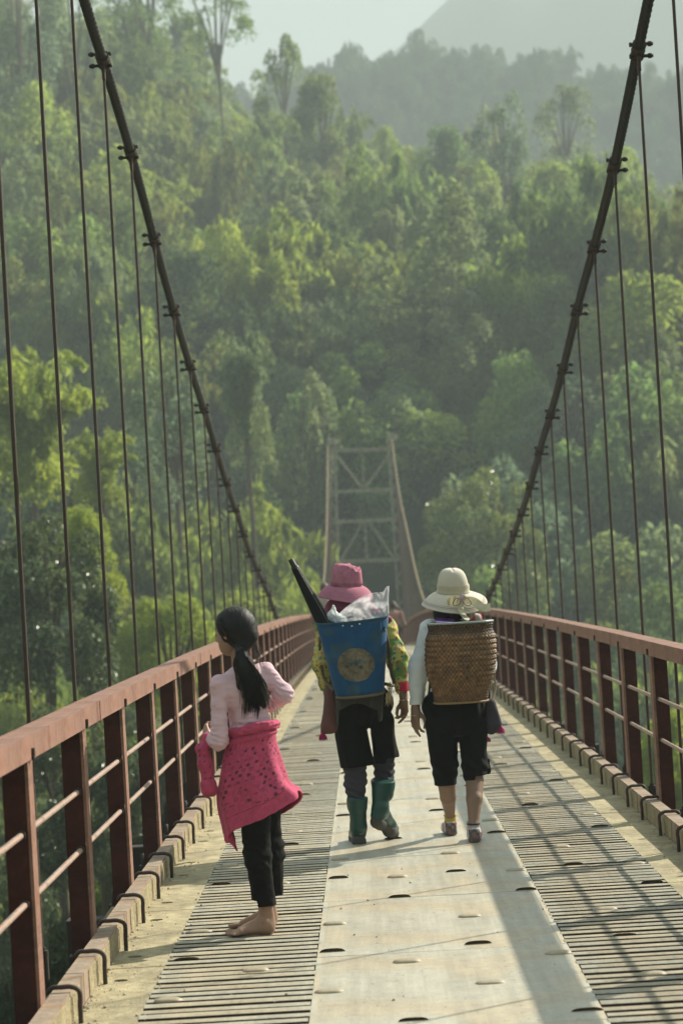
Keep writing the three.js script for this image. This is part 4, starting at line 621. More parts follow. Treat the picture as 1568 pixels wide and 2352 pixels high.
// ---- shared pieces of the two carriers
function ring(c, R0, rt, tilt) { const g = new THREE.TorusGeometry(R0, rt, 8, 40); g.rotateX(Math.PI / 2 + tilt); g.translate(c.x, c.y, c.z); return g; }
function shell(rowsFn, NU, NV, th, colFn) {   // closed cloth or basket wall with an inner face; rowsFn(u, v, offset) -> Vector3
  const pos = [], col = [], uv = [], idx = [], S = (NU + 1) * (NV + 1);
  for (const o of [0, -th]) for (let j = 0; j <= NV; j++) for (let i = 0; i <= NU; i++) { const p = rowsFn(i / NU, j / NV, o); pos.push(p.x, p.y, p.z); uv.push(i / NU, j / NV); if (colFn) col.push(...colFn(i / NU, j / NV, p)); }
  for (let l = 0; l < 2; l++) for (let j = 0; j < NV; j++) for (let i = 0; i < NU; i++) { const a = l * S + j * (NU + 1) + i, b = a + NU + 1; l ? idx.push(a, a + 1, b, a + 1, b + 1, b) : idx.push(a, b, a + 1, a + 1, b, b + 1); }
  for (let i = 0; i < NU; i++) for (const j of [0, NV]) { const a = j * (NU + 1) + i, b = a + S; idx.push(a, b, a + 1, a + 1, b, b + 1); }
  const g = new THREE.BufferGeometry(); g.setAttribute('position', new THREE.Float32BufferAttribute(pos, 3)); g.setAttribute('uv', new THREE.Float32BufferAttribute(uv, 2)); if (colFn) g.setAttribute('color', new THREE.Float32BufferAttribute(col, 3)); g.setIndex(idx); g.computeVertexNormals();
  // weld the shading across the seam at u = 0 and 1
  const n = g.attributes.normal; for (let l = 0; l < 2; l++) for (let j = 0; j <= NV; j++) { const a = l * S + j * (NU + 1), b = a + NU, v = V(n.getX(a) + n.getX(b), n.getY(a) + n.getY(b), n.getZ(a) + n.getZ(b)).normalize(); n.setXYZ(a, v.x, v.y, v.z); n.setXYZ(b, v.x, v.y, v.z); }
  return g;
}
function tassel(c, r, m, parent, seed) { const R = rng(seed), G = []; for (let i = 0; i < 90; i++) { const a = R() * 6.28, q = Math.sqrt(R()), d = V(Math.cos(a) * q * r, -r * 1.7 * (0.75 + 0.3 * R()), Math.sin(a) * q * r); G.push([c.clone().add(V(Math.cos(a) * r * 0.25, 0, Math.sin(a) * r * 0.25)), c.clone().addScaledVector(d, 0.5).add(V(d.x * 0.35, 0, d.z * 0.35)), c.clone().add(d)]); } return part('tassel', [hairMesh(G, 0.0022), (() => { const g = new THREE.SphereGeometry(r * 0.55, 10, 8); g.translate(c.x, c.y - r * 0.35, c.z); return g; })()], m, parent, true); }
const magenta = std(lin(0.42, 0.025, 0.13), 0.9);

// ---- the woman with the blue bucket
{
  const Z = 14.25, P = frame(631.6, 1263.1, Z), r = (p) => rad(p, Z), t = person('woman in pink hat, floral sleeves and green rubber boots carrying a blue bucket', V(-0.05, deckY(Z), -Z));
  const floor = (z) => deckY(z) + 0.002, hq = face(Math.PI), head = P(742, 480, -0.05), hs = 0.2;
  const neck = P(790, 690, -0.06), chest = P(810, 960, -0.09), waist = P(880, 1440, -0.06), hips = P(925, 1700, -0.02);
  const shL = P(540, 800, -0.08), shR = P(1140, 800, -0.08), elL = P(500, 1180, -0.06), wrL = P(560, 1560, -0.16), elR = P(1275, 1130, -0.05), wrR = P(1345, 1560, -0.02);
  const hipL = P(790, 1850, -0.02), hipR = P(1115, 1830, -0.02), knL = P(845, 2400, -0.03), knR = P(1140, 2330, -0.16), anL = P(878, 2930, -0.02), anR = P(1085, 2770, -0.02);
  const body = [ell(hips.clone().add(V(0, 0.06, 0)), V(0.13, 0.1, 0.1)), cap(hips.clone().add(V(0, 0.06, 0)), waist, 0.1, 0.1), cap(waist, chest, 0.1, 0.115), cap(chest, neck, 0.1, 0.048), cap(shL, shR, 0.045, 0.045, 0.04), cap(neck, P(750, 560, -0.04), 0.048, 0.048), cap(shL, elL, 0.045, 0.036), cap(elL, wrL, 0.035, 0.025), cap(shR, elR, 0.045, 0.036), cap(elR, wrR, 0.037, 0.0255), cap(hipL, knL, 0.055, 0.045, 0.01), cap(knL, anL, 0.045, 0.034), cap(hipR, knR, 0.045, 0.044, 0.01), cap(knR, anR, 0.048, 0.034)];
  const hfd = P(1362, 1830, -0.02).sub(wrR);
  const g = [skin(body, 0.011, { k: 0.035, color: plainSkin }), skin(headPrims(head, hs, hq), 0.004, { k: 0.012, color: headColor(head, hs, hq) }), skin(handPrims(wrL, V(0.1, -0.3, -1), V(0.8, -0.4, 0), -1, 0.165), 0.004, { k: 0.006, color: plainSkin }), skin([...handPrims(wrR, hfd, V(-0.75, 0, 0.45), 1, 0.165, [0.75, 0.5, 0.55, 0.7], 0.5), cap(elR, wrR, 0.037, 0.0245)], 0.0032, { k: 0.006, color: plainSkin })];
  part('body', g, skinMat(SK.w), t, true);
  part('bracelet', new THREE.TorusGeometry(0.028, 0.0025, 6, 24).rotateX(Math.PI / 2 - 0.2).translate(wrR.x - 0.002, wrR.y - 0.008, wrR.z), std(lin(0.6, 0.55, 0.45), 0.3, { metalness: 1 }), t, true);
  // floral blouse: rings and dots in four colours printed on yellow green
  const petals = (x, y, z) => {
    const sc = 42, gx = (x - y * 0.2) * sc, gy = y * sc, gz = z * sc; let best = 9, id = 0;
    const X = Math.floor(gx), Y = Math.floor(gy), Zc = Math.floor(gz); for (let a = -1; a <= 1; a++) for (let b = -1; b <= 1; b++) for (let c = -1; c <= 1; c++) { const h = hash3(X + a, Y + b, Zc + c), h2 = hash3(X + a + 50, Y + b, Zc + c), h3 = hash3(X + a, Y + b + 50, Zc + c), d = Math.hypot(gx - X - a - 0.2 - 0.6 * h, gy - Y - b - 0.2 - 0.6 * h2, gz - Zc - c - 0.2 - 0.6 * h3); if (d < best) { best = d; id = hash3(X + a + 9, Y + b + 3, Zc + c + 1); } }
    const base = noise(x * 17, y * 17, z * 17) > 0.1 ? [0.14, 0.27, 0.06] : [0.50, 0.48, 0.13], pal = [[0.40, 0.09, 0.08], [0.50, 0.24, 0.05], [0.06, 0.20, 0.21], [0.55, 0.25, 0.22]][Math.floor(id * 4)];
    if (best < 0.13) return [0.55, 0.42, 0.3]; if (best < 0.27) return pal.map((q) => q * 0.55); if (best < 0.40) return pal; return base;
  };
  const bl = [cap(waist.clone().add(V(0, -0.05, 0)), chest, 0.13, 0.135), cap(chest, neck.clone().lerp(chest, 0.3), 0.12, 0.07), cap(shL, shR, 0.06, 0.06, 0.05), cap(shL, elL, 0.062, 0.055), cap(elL, elL.clone().lerp(wrL, 0.8), 0.053, 0.042), cap(shR, elR, 0.064, 0.056), cap(elR, elR.clone().lerp(wrR, 0.7), 0.056, 0.044)];
  const wr = wrinkle(0.007, 14, 20, 14), cuffY = P(1350, 1385, 0).y, fl = P(560, 1480, 0).y;
  part('floral_blouse', skin(bl, 0.0065, { k: 0.04, color: petals, warp: (d, x, y, z) => Math.max(d + wr(x, y, z) + 0.003 * Math.sin(y * 95 + x * 60 + 3 * noise(x * 12, y * 12, z * 12)), Math.abs(x - wrR.x) < 0.14 && x > P(1215, 0, 0).x ? cuffY - y : -1, x < P(590, 0, 0).x ? fl - y : -1) }), cloth(lin(1, 1, 1), { vertexColors: true }), t, true);
  const c0 = elR.clone().lerp(wrR, 0.58), c1 = elR.clone().lerp(wrR, 0.8);
  part('red_cuff', skin([cap(c0, c1, 0.041, 0.039)], 0.004, { warp: (d, x, y, z) => Math.max(d + 0.0015 * Math.sin(Math.atan2(z - c0.z, x - c0.x) * 22), y - c0.y - 0.004, c1.y - y) }), cloth(lin(0.50, 0.03, 0.06)), t, true);
  part('pink_scarf', skin([ell(P(770, 590, -0.04), V(r(225), r(170), 0.105)), cap(P(620, 700, -0.03), P(1010, 690, -0.03), 0.05, 0.05), cap(P(600, 660, -0.05), P(590, 820, -0.04), 0.045, 0.03), cap(P(1020, 680, -0.03), P(1180, 730, -0.02), 0.035, 0.02)], 0.006, { k: 0.04, warp: (d, x, y, z) => d + 0.006 * Math.sin(x * 70 + y * 20 + 3 * noise(x * 10, y * 10, z * 10)) * 0.6 }), cloth(lin(0.27, 0.055, 0.12)), t, true);
  // hat: soft crown with dents, stitched brim
  const hc = P(738, 372, -0.03), up = V(0.085, 1, 0.12).normalize(), hx = V(1, -0.085, 0).normalize(), hz = hx.clone().cross(up);
  const hatP = (u, v, o) => { const a = u * 6.2832, ca = Math.cos(a), sa = Math.sin(a); let R0, y;
    if (v < 0.5) { const s = v / 0.5, dent = 1 + 0.05 * Math.sin(a * 3 + 1) * s + 0.07 * noise(ca * 3, s * 4, sa * 3); R0 = r(162) * Math.pow(Math.sin(Math.min(1, s * 1.02) * Math.PI / 2), 0.52) * dent; y = r(225) * (1 - Math.pow(s, 2.6)) * (1 - 0.12 * Math.max(0, ca) * (1 - s)); y += 0.018 * noise(ca * 3.5 + 7, s * 6, sa * 3.5) * Math.sin(s * Math.PI); }
    else { const s = (v - 0.5) / 0.5; R0 = r(162) + (r(292) - r(162)) * Math.pow(s, 0.85); y = -r(124) * Math.pow(s, 1.6) * (0.84 + 0.16 * Math.sin(a * 2 + 0.6) + 0.34 * sa); }
    return hc.clone().addScaledVector(hx, (R0 + o) * ca).addScaledVector(up, y + o * 0.6).addScaledVector(hz, (R0 + o) * sa); };
  const hatC = (u, v) => { const n = 1 + 0.09 * noise(u * 60, v * 40, 1), st = v > 0.52 && Math.abs(((v - 0.5) * 22) % 1 - 0.5) < 0.1 ? 0.82 : 1, b = v > 0.46 && v < 0.52 ? 0.75 : 1; return [n * st * b, n * st * b, n * st * b]; };
  part('pink_hat', shell(hatP, 96, 64, 0.0035, hatC), new THREE.MeshPhysicalMaterial({ color: lin(0.50, 0.20, 0.27), roughness: 0.96, transmission: 0.12, thickness: 0, specularIntensity: 0.2, vertexColors: true }), t, true);
  // wide black trousers, dark leggings
  const tr = [ell(hips.clone().add(V(0, 0.05, 0)), V(0.182, 0.12, 0.125)), cap(hips.clone().add(V(0, 0.06, 0)), waist, 0.15, 0.13), cap(P(775, 1800, -0.02), P(852, 2290, -0.03), 0.090, 0.094, 0.006), cap(P(1130, 1800, -0.02), P(1168, 2230, -0.12), 0.078, 0.066, 0.006)];
  const wl = P(0, 2305, 0).y, wrh = P(0, 2250, 0).y, mid = P(1040, 0, 0).x, wb = wrinkle(0.013, 13, 5, 13), wtop = P(0, 1330, 0).y;
  part('black_trousers', skin(tr, 0.007, { k: 0.012, warp: (d, x, y, z) => Math.max(d + wb(x, y, z), (x < mid ? wl - 0.02 * clamp((x - P(800, 0, 0).x) * -4) : wrh) - y, y - wtop) }), blackCloth, t, true);
  const lg = [cap(knL.clone().lerp(hipL, 0.25), knL, 0.068, 0.06), cap(knR.clone().lerp(hipR, 0.25), knR, 0.066, 0.056), cap(knL, P(832, 2440, -0.03), 0.06, 0.061), cap(P(832, 2440, -0.03), P(850, 2600, -0.02), 0.06, 0.053), cap(knR, P(1120, 2480, -0.1), 0.056, 0.053)];
  part('leggings', skin(lg, 0.006, { k: 0.02, warp: (d, x, y, z) => d + 0.004 * Math.sin(y * 140 + x * 40 + 3 * noise(x * 20, y * 9, z * 20)) }), cloth(lin(0.035, 0.033, 0.045)), t, true);
  // rubber boots
  const boot = (prims, sole, name, cutY, cutN) => {
    const m = std(lin(0.012, 0.06, 0.049), 0.34, { specularIntensity: 0.9 });
    const b = part(name, skin(prims, 0.005, { k: 0.02, warp: (d, x, y, z) => Math.max(d + 0.002 * noise(x * 25, y * 25, z * 25), (x - cutY.x) * cutN.x + (y - cutY.y) * cutN.y + (z - cutY.z) * cutN.z) }), m, t, true);
    const s = new THREE.Mesh(skin(sole, 0.004, { k: 0.012, warp: (d, x, y, z) => d }).translate(-t.position.x, -t.position.y, -t.position.z), std(lin(0.05, 0.05, 0.042), 0.8)); s.name = 'sole'; s.castShadow = s.receiveShadow = true; b.add(s); return b;
  };
  const fL = floor(14.3), bl0 = P(853, 2575, -0.02), bl1 = P(872, 2890, -0.03); const hl = V(P(876, 3040, 0).x, fL, -14.29);
  boot([cap(bl0.clone().add(V(0, 0.04, 0)), bl1, 0.06, 0.047), cap(bl1, hl.clone().add(V(0, 0.06, 0)), 0.047, 0.043), cap(hl.clone().add(V(0, 0.055, -0.02)), hl.clone().add(V(-0.02, 0.042, -0.17)), 0.042, 0.04), cap(bl0.clone().add(V(0.002, -0.02, 0)), bl0.clone().add(V(0, -0.055, 0)), 0.0635, 0.06, 0.004)], [cap(hl.clone().add(V(0.0, 0.012, 0.015)), hl.clone().add(V(-0.004, 0.012, -0.06)), 0.043, 0.04), cap(hl.clone().add(V(-0.005, 0.01, -0.06)), hl.clone().add(V(-0.02, 0.012, -0.19)), 0.036, 0.044)].map((p) => ({ ...p })), 'boot', bl0, V(0.03, 1, 0.05).normalize());
  const br0 = P(1118, 2395, -0.075), br1 = P(1096, 2690, -0.02), heel = P(1062, 2835, 0.0), ball = P(1190, 2925, -0.14), toe = P(1235, 2955, -0.2);
  const sd = toe.clone().sub(heel).normalize(), sn = V(0.25, -0.75, 0.75).normalize();
  boot([cap(br0.clone().add(V(0, 0.04, 0)), br1, 0.064, 0.047), cap(br1, heel.clone().add(V(0.01, 0.035, -0.01)), 0.046, 0.044), cap(br1.clone().add(V(0.01, -0.03, -0.03)), ball.clone().add(V(0, 0.03, -0.01)), 0.045, 0.04), cap(ball.clone().add(V(0, 0.03, -0.01)), toe.clone().add(V(0, 0.025, 0)), 0.042, 0.034), cap(br0.clone().add(V(0.004, -0.02, 0)), br0.clone().add(V(0.001, -0.075, 0.012)), 0.071, 0.064, 0.004)], [cap(heel.clone().addScaledVector(sn, 0.0), heel.clone().addScaledVector(sd, 0.05), 0.04, 0.037), cap(heel.clone().addScaledVector(sd, 0.06).addScaledVector(sn, -0.016), ball, 0.028, 0.036), cap(ball, toe, 0.04, 0.034)], 'boot', br0, V(0.1, 1, 0.2).normalize());
  // shoulder bag at her left hip
  const bag = thing('shoulder_bag', 'reddish brown cloth bag with a pink tassel at the hip of the bucket carrier', 'bag', P(560, 1700, 0.02));
  part('pouch', skin([cap(P(575, 1480, 0), P(580, 1820, 0.02), 0.035, 0.052), cap(P(580, 1820, 0.02), P(500, 1900, 0.02), 0.045, 0.012)], 0.006, { k: 0.03, warp: (d, x, y, z) => d + 0.004 * noise(x * 30, y * 12, z * 30) }), cloth(lin(0.13, 0.055, 0.045)), bag, true);
  tassel(P(495, 1915, 0.02), 0.026, magenta, bag, 3); part('strap', tubeAlong([P(575, 1480, 0), P(600, 1150, 0.02), P(660, 850, 0.03), P(760, 720, 0.0)], 0.008, 6), cloth(lin(0.13, 0.055, 0.045)), bag, true);
  // the bucket on her back
  const bk = thing('bucket', 'blue plastic bucket with a round brown sticker carried on a back', 'bucket', P(880, 1510, 0.2));
  const Bt = P(802, 712, 0.19), Bb = P(890, 1515, 0.16), ax = Bt.clone().sub(Bb), H = ax.length(); ax.normalize(); const bx = V(1, 0, 0).addScaledVector(ax, -ax.x).normalize(), bz = bx.clone().cross(ax).negate(); if (bz.z < 0) bz.negate();
  const Rt = r(371), Rb = r(268), sq = (a) => Math.pow(Math.abs(Math.cos(a)) ** 2.8 + Math.abs(Math.sin(a)) ** 2.8, -1 / 2.8);
  const bp = (u, v, o) => { const a = u * 6.2832, lip = v > 0.975 ? 0.007 : 0; let R0 = lerp(Rb, Rt, Math.pow(v, 0.85)) * lerp(sq(a), 1, 0.35) * (lerp(0.92, 1, v)) ; R0 += lip + (v > 0.83 && v < 0.95 ? 0.0022 * Math.max(0, Math.sin(a * 44)) : 0) + 0.0015 * noise(Math.cos(a) * 5, v * 5, Math.sin(a) * 5); if (v < 0.07) R0 -= 0.012 * (1 - v / 0.07) ** 2; return Bb.clone().addScaledVector(ax, v * H).addScaledVector(bx, (R0 + o) * Math.cos(a)).addScaledVector(bz, (R0 * 0.88 + o) * Math.sin(a)); };
  const bcol = (u, v) => { const n = 1 + 0.1 * noise(u * 30, v * 10, 1) + 0.06 * noise(u * 120, v * 120, 1), dirtK = sm(0.45, 0.75, noise(u * 14, v * 9, 8) * 0.5 + 0.5 + 0.25 * (0.35 - v)); return v > 0.97 ? [0.045 * n, 0.12 * n, 0.17 * n] : [lerp(0.016, 0.045, dirtK) * n, lerp(0.105, 0.125, dirtK) * n, lerp(0.25, 0.2, dirtK) * n]; };
  const bplastic = new THREE.MeshPhysicalMaterial({ color: 0xffffff, vertexColors: true, roughness: 0.9, transmission: 0.3, thickness: 0, specularIntensity: 0.4 });
  part('wall', shell(bp, 264, 90, 0.003, bcol), bplastic, bk, true);
  part('bottom', (() => { const pos = [Bb.x, Bb.y + 0.006, Bb.z], idx = []; for (let i = 0; i <= 64; i++) { const p = bp(i / 64, 0.01, -0.002); pos.push(p.x, p.y, p.z); if (i) idx.push(0, i + 1, i); } const q = new THREE.BufferGeometry(); q.setAttribute('position', new THREE.Float32BufferAttribute(pos, 3)); q.setIndex(idx); q.computeVertexNormals(); return q; })(), std(lin(0.03, 0.1, 0.22), 0.5), bk, true);
  const uv2 = (x, y) => { const p = P(x, y, 0.2), d = p.clone().sub(Bb), v = clamp(d.dot(ax) / H, 0, 1), R0 = lerp(Rb, Rt, Math.pow(v, 0.85)) * 0.96, a = Math.acos(clamp(d.dot(bx) / R0, -1, 1)); return bp(a / 6.2832, v, 0.0035); };
  { const pos = [], idx = [], col = []; const NR = 18, NA = 48; for (let j = 0; j <= NR; j++) for (let i = 0; i <= NA; i++) { const a = i / NA * 6.2832, q = j / NR * 180 * (1 + (j === NR ? 0.012 * Math.sin(a * 9) + 0.02 * noise(a * 8, 1, 1) : 0)), X = 845 + q * Math.cos(a), Y = 1178 + q * Math.sin(a), p = uv2(X, Y); pos.push(p.x, p.y, p.z); let n = 0.8 + 0.35 * noise(X * 0.012, Y * 0.012, 3) + 0.3 * noise(X * 0.05, Y * 0.05, 5); if (Math.hypot(X - 893, Y - 1202) < 22 || Math.hypot(X - 757, Y - 1192) < 14) n *= 0.45; const bl = sm(0.3, 0.6, noise(X * 0.01, Y * 0.014, 11)); col.push(lerp(0.17, 0.085, bl) * n, lerp(0.15, 0.12, bl) * n, lerp(0.10, 0.14, bl) * n); } for (let j = 0; j < NR; j++) for (let i = 0; i < NA; i++) { const a = j * (NA + 1) + i, b = a + NA + 1; idx.push(a, b, a + 1, a + 1, b, b + 1); } const q = new THREE.BufferGeometry(); q.setAttribute('position', new THREE.Float32BufferAttribute(pos, 3)); q.setAttribute('color', new THREE.Float32BufferAttribute(col, 3)); q.setIndex(idx); q.computeVertexNormals(); part('round_sticker', q, std(lin(1, 1, 1), 0.85, { vertexColors: true }), bk, true); }
  for (const [x, y] of [[717, 763], [803, 767], [877, 745]]) { const p = uv2(x, y), q = new THREE.SphereGeometry(0.0048, 10, 8); q.translate(p.x, p.y, p.z); part('hole_light_bead', q, std(lin(0.8, 0.78, 0.74), 0.4), bk, true); }  // white beads stand for light shining through holes in the wall
  part('base_lip', tubeAlong([...Array(41)].map((_, i) => bp(i / 40, 0.012, 0.004)), 0.009, 6, true, 120), std(lin(0.12, 0.10, 0.06), 0.8), bk, true);
  { const G = [], R = rng(8); for (let i = 0; i < 46; i++) { const k = i < 26, s = k ? P(1150 + 60 * R(), 1490 + 30 * R(), 0.26) : P(1170 + 40 * R(), 1370 + 60 * R(), 0.15), e = k ? V((R() - 0.3) * 0.05, -0.03 - 0.05 * R(), 0.01) : V((R() - 0.3) * 0.03, -0.04 - 0.03 * R(), 0.01); G.push([s, s.clone().addScaledVector(e, 0.5).add(V(0.004 * R(), 0.004, 0)), s.clone().add(e)]); } part('frayed_straw', hairMesh(G, 0.0016), std(lin(0.45, 0.36, 0.18), 0.9), bk, true); }
  part('carrying_strap', [tubeAlong([bp(0.1, 0.85, 0.004), P(1185, 1000, 0.02), P(1215, 1300, 0.0), P(1245, 1400, 0.02), bp(0.05, 0.12, 0.004)], 0.010, 6), tubeAlong([P(560, 770, 0.0), P(480, 900, -0.02), P(500, 1300, 0.02), bp(0.45, 0.1, 0.004)], 0.010, 6)], cloth(lin(0.09, 0.075, 0.035)), bk, true);
  part('sack_flap', shell((u, v, o) => { const a = u * Math.PI * 1.0, y = lerp(1500, 1640 + 90 * Math.sin(u * 9) * 0.4 + (u < 0.2 ? 120 : 0) + (u > 0.86 ? 150 : 0), v); return P(880 + Math.cos(a) * (255 - 18 * v), y, 0.17 + (0.08 + 0.012 * Math.sin(u * 25)) * Math.sin(a) + o); }, 60, 14, 0.004), cloth(lin(0.03, 0.028, 0.02)), bk, true);
  // black umbrella
  const um = thing('umbrella', 'folded black umbrella sticking up out of the blue bucket', 'umbrella', P(520, 900, 0.1));
  const u0 = P(560, 860, 0.17), u1 = P(163, 100, 0.12), ud = u1.clone().sub(u0), uL = ud.length(); ud.normalize();
  const ug = (() => { const pts = [], N = 24, idx = [], q = new THREE.Quaternion().setFromUnitVectors(V(0, 1, 0), ud); for (let j = 0; j <= 40; j++) for (let i = 0; i <= N; i++) { const v = j / 40, a = i / N * 6.2832, R0 = lerp(r(88), r(40), Math.pow(v, 0.9)) * (1 + 0.025 * Math.sin(a * 8 + v * 2.5)), p = V(R0 * Math.cos(a), v * uL * 0.9, R0 * Math.sin(a)).applyQuaternion(q).add(u0); pts.push(p.x, p.y, p.z); } for (let j = 0; j < 40; j++) for (let i = 0; i < N; i++) { const a = j * (N + 1) + i, b = a + N + 1; idx.push(a, b, a + 1, a + 1, b, b + 1); } const g2 = new THREE.BufferGeometry(); g2.setAttribute('position', new THREE.Float32BufferAttribute(pts, 3)); g2.setIndex(idx); g2.computeVertexNormals(); return g2; })();
  part('canopy', ug, std(lin(0.006, 0.006, 0.006), 0.75, { specularIntensity: 0.4 }), um, true);
  part('cap', [rod(u0.clone().addScaledVector(ud, uL * 0.885), u1, r(34), 14, r(28)), rod(u0.clone().addScaledVector(ud, uL * 0.875), u0.clone().addScaledVector(ud, uL * 0.895), r(43), 14, r(41))], std(lin(0.012, 0.012, 0.012), 0.35), um, true);
  part('ribs', [...Array(2)].map((_, i) => { const q = new THREE.Quaternion().setFromUnitVectors(V(0, 1, 0), ud), a = 0.5 + i * 0.5, o = (R0) => V(R0 * Math.cos(a), 0, R0 * Math.sin(a)).applyQuaternion(q); return rod(u0.clone().add(o(r(88))), u0.clone().addScaledVector(ud, uL * 0.88).add(o(r(40))), 0.0009, 5); }), std(lin(0.3, 0.3, 0.29), 0.35, { metalness: 0.8 }), um, true);
  // clear plastic bag and white bundle in the bucket
  const pb = thing('plastic_bag', 'clear crinkled plastic bag standing in the blue bucket', 'bag', P(950, 700, 0.18));
  const film = new THREE.MeshPhysicalMaterial({ color: lin(0.9, 0.92, 0.93), roughness: 0.5, transmission: 0.95, thickness: 0, specularIntensity: 0.7, side: THREE.DoubleSide });
  const bag2 = (u, v, o) => { const x = lerp(640, 1182, u), topY = curveZ([[560, 720], [640, 690], [760, 590], [880, 505], [1000, 455], [1120, 440], [1160, 385], [1192, 378]])(x), y = lerp(790, topY, v); return P(x + 8 * noise(u * 5, v * 5, 2), y, 0.2 + o + 0.05 * Math.sin(u * 3.1) + 0.022 * noise(u * 6, v * 4, 5) + 0.005 * noise(u * 15, v * 11, 6)); };
  const sheet = (f) => { const NU = 70, NV = 34, pos = [], idx = []; for (let j = 0; j <= NV; j++) for (let i = 0; i <= NU; i++) { const q = f(i / NU, j / NV); pos.push(q.x, q.y, q.z); } for (let j = 0; j < NV; j++) for (let i = 0; i < NU; i++) { const a = j * (NU + 1) + i, b = a + NU + 1; idx.push(a, a + 1, b, a + 1, b + 1, b); } const g = new THREE.BufferGeometry(); g.setAttribute('position', new THREE.Float32BufferAttribute(pos, 3)); g.setIndex(idx); g.computeVertexNormals(); return g; };
  part('film', [sheet((u, v) => bag2(u, v, 0)), sheet((u, v) => bag2(u, v * 0.96, -0.09)), tubeAlong([...Array(30)].map((_, i) => bag2(i / 29, 1, 0)), 0.0016, 4), tubeAlong([bag2(1, 0.3, 0), bag2(1, 0.7, 0), bag2(1, 1, 0)], 0.003, 5)].map((q) => { q.deleteAttribute('uv'); return q; }), film, pb, true);
  const wb2 = thing('white_bundle', 'small white crumpled plastic wad beside the clear bag', 'bag', P(610, 690, 0.17));
  part('wad', skin([cap(P(610, 590, 0.17), P(600, 690, 0.18), 0.008, 0.03), cap(P(600, 690, 0.18), P(690, 730, 0.18), 0.032, 0.03)], 0.004, { k: 0.02, warp: (d, x, y, z) => d + 0.007 * noise(x * 45, y * 45, z * 45) + 0.003 * noise(x * 110, y * 110, z * 110) }), new THREE.MeshPhysicalMaterial({ color: lin(0.75, 0.78, 0.76), roughness: 0.8, transmission: 0.35, thickness: 0 }), wb2, true);
}
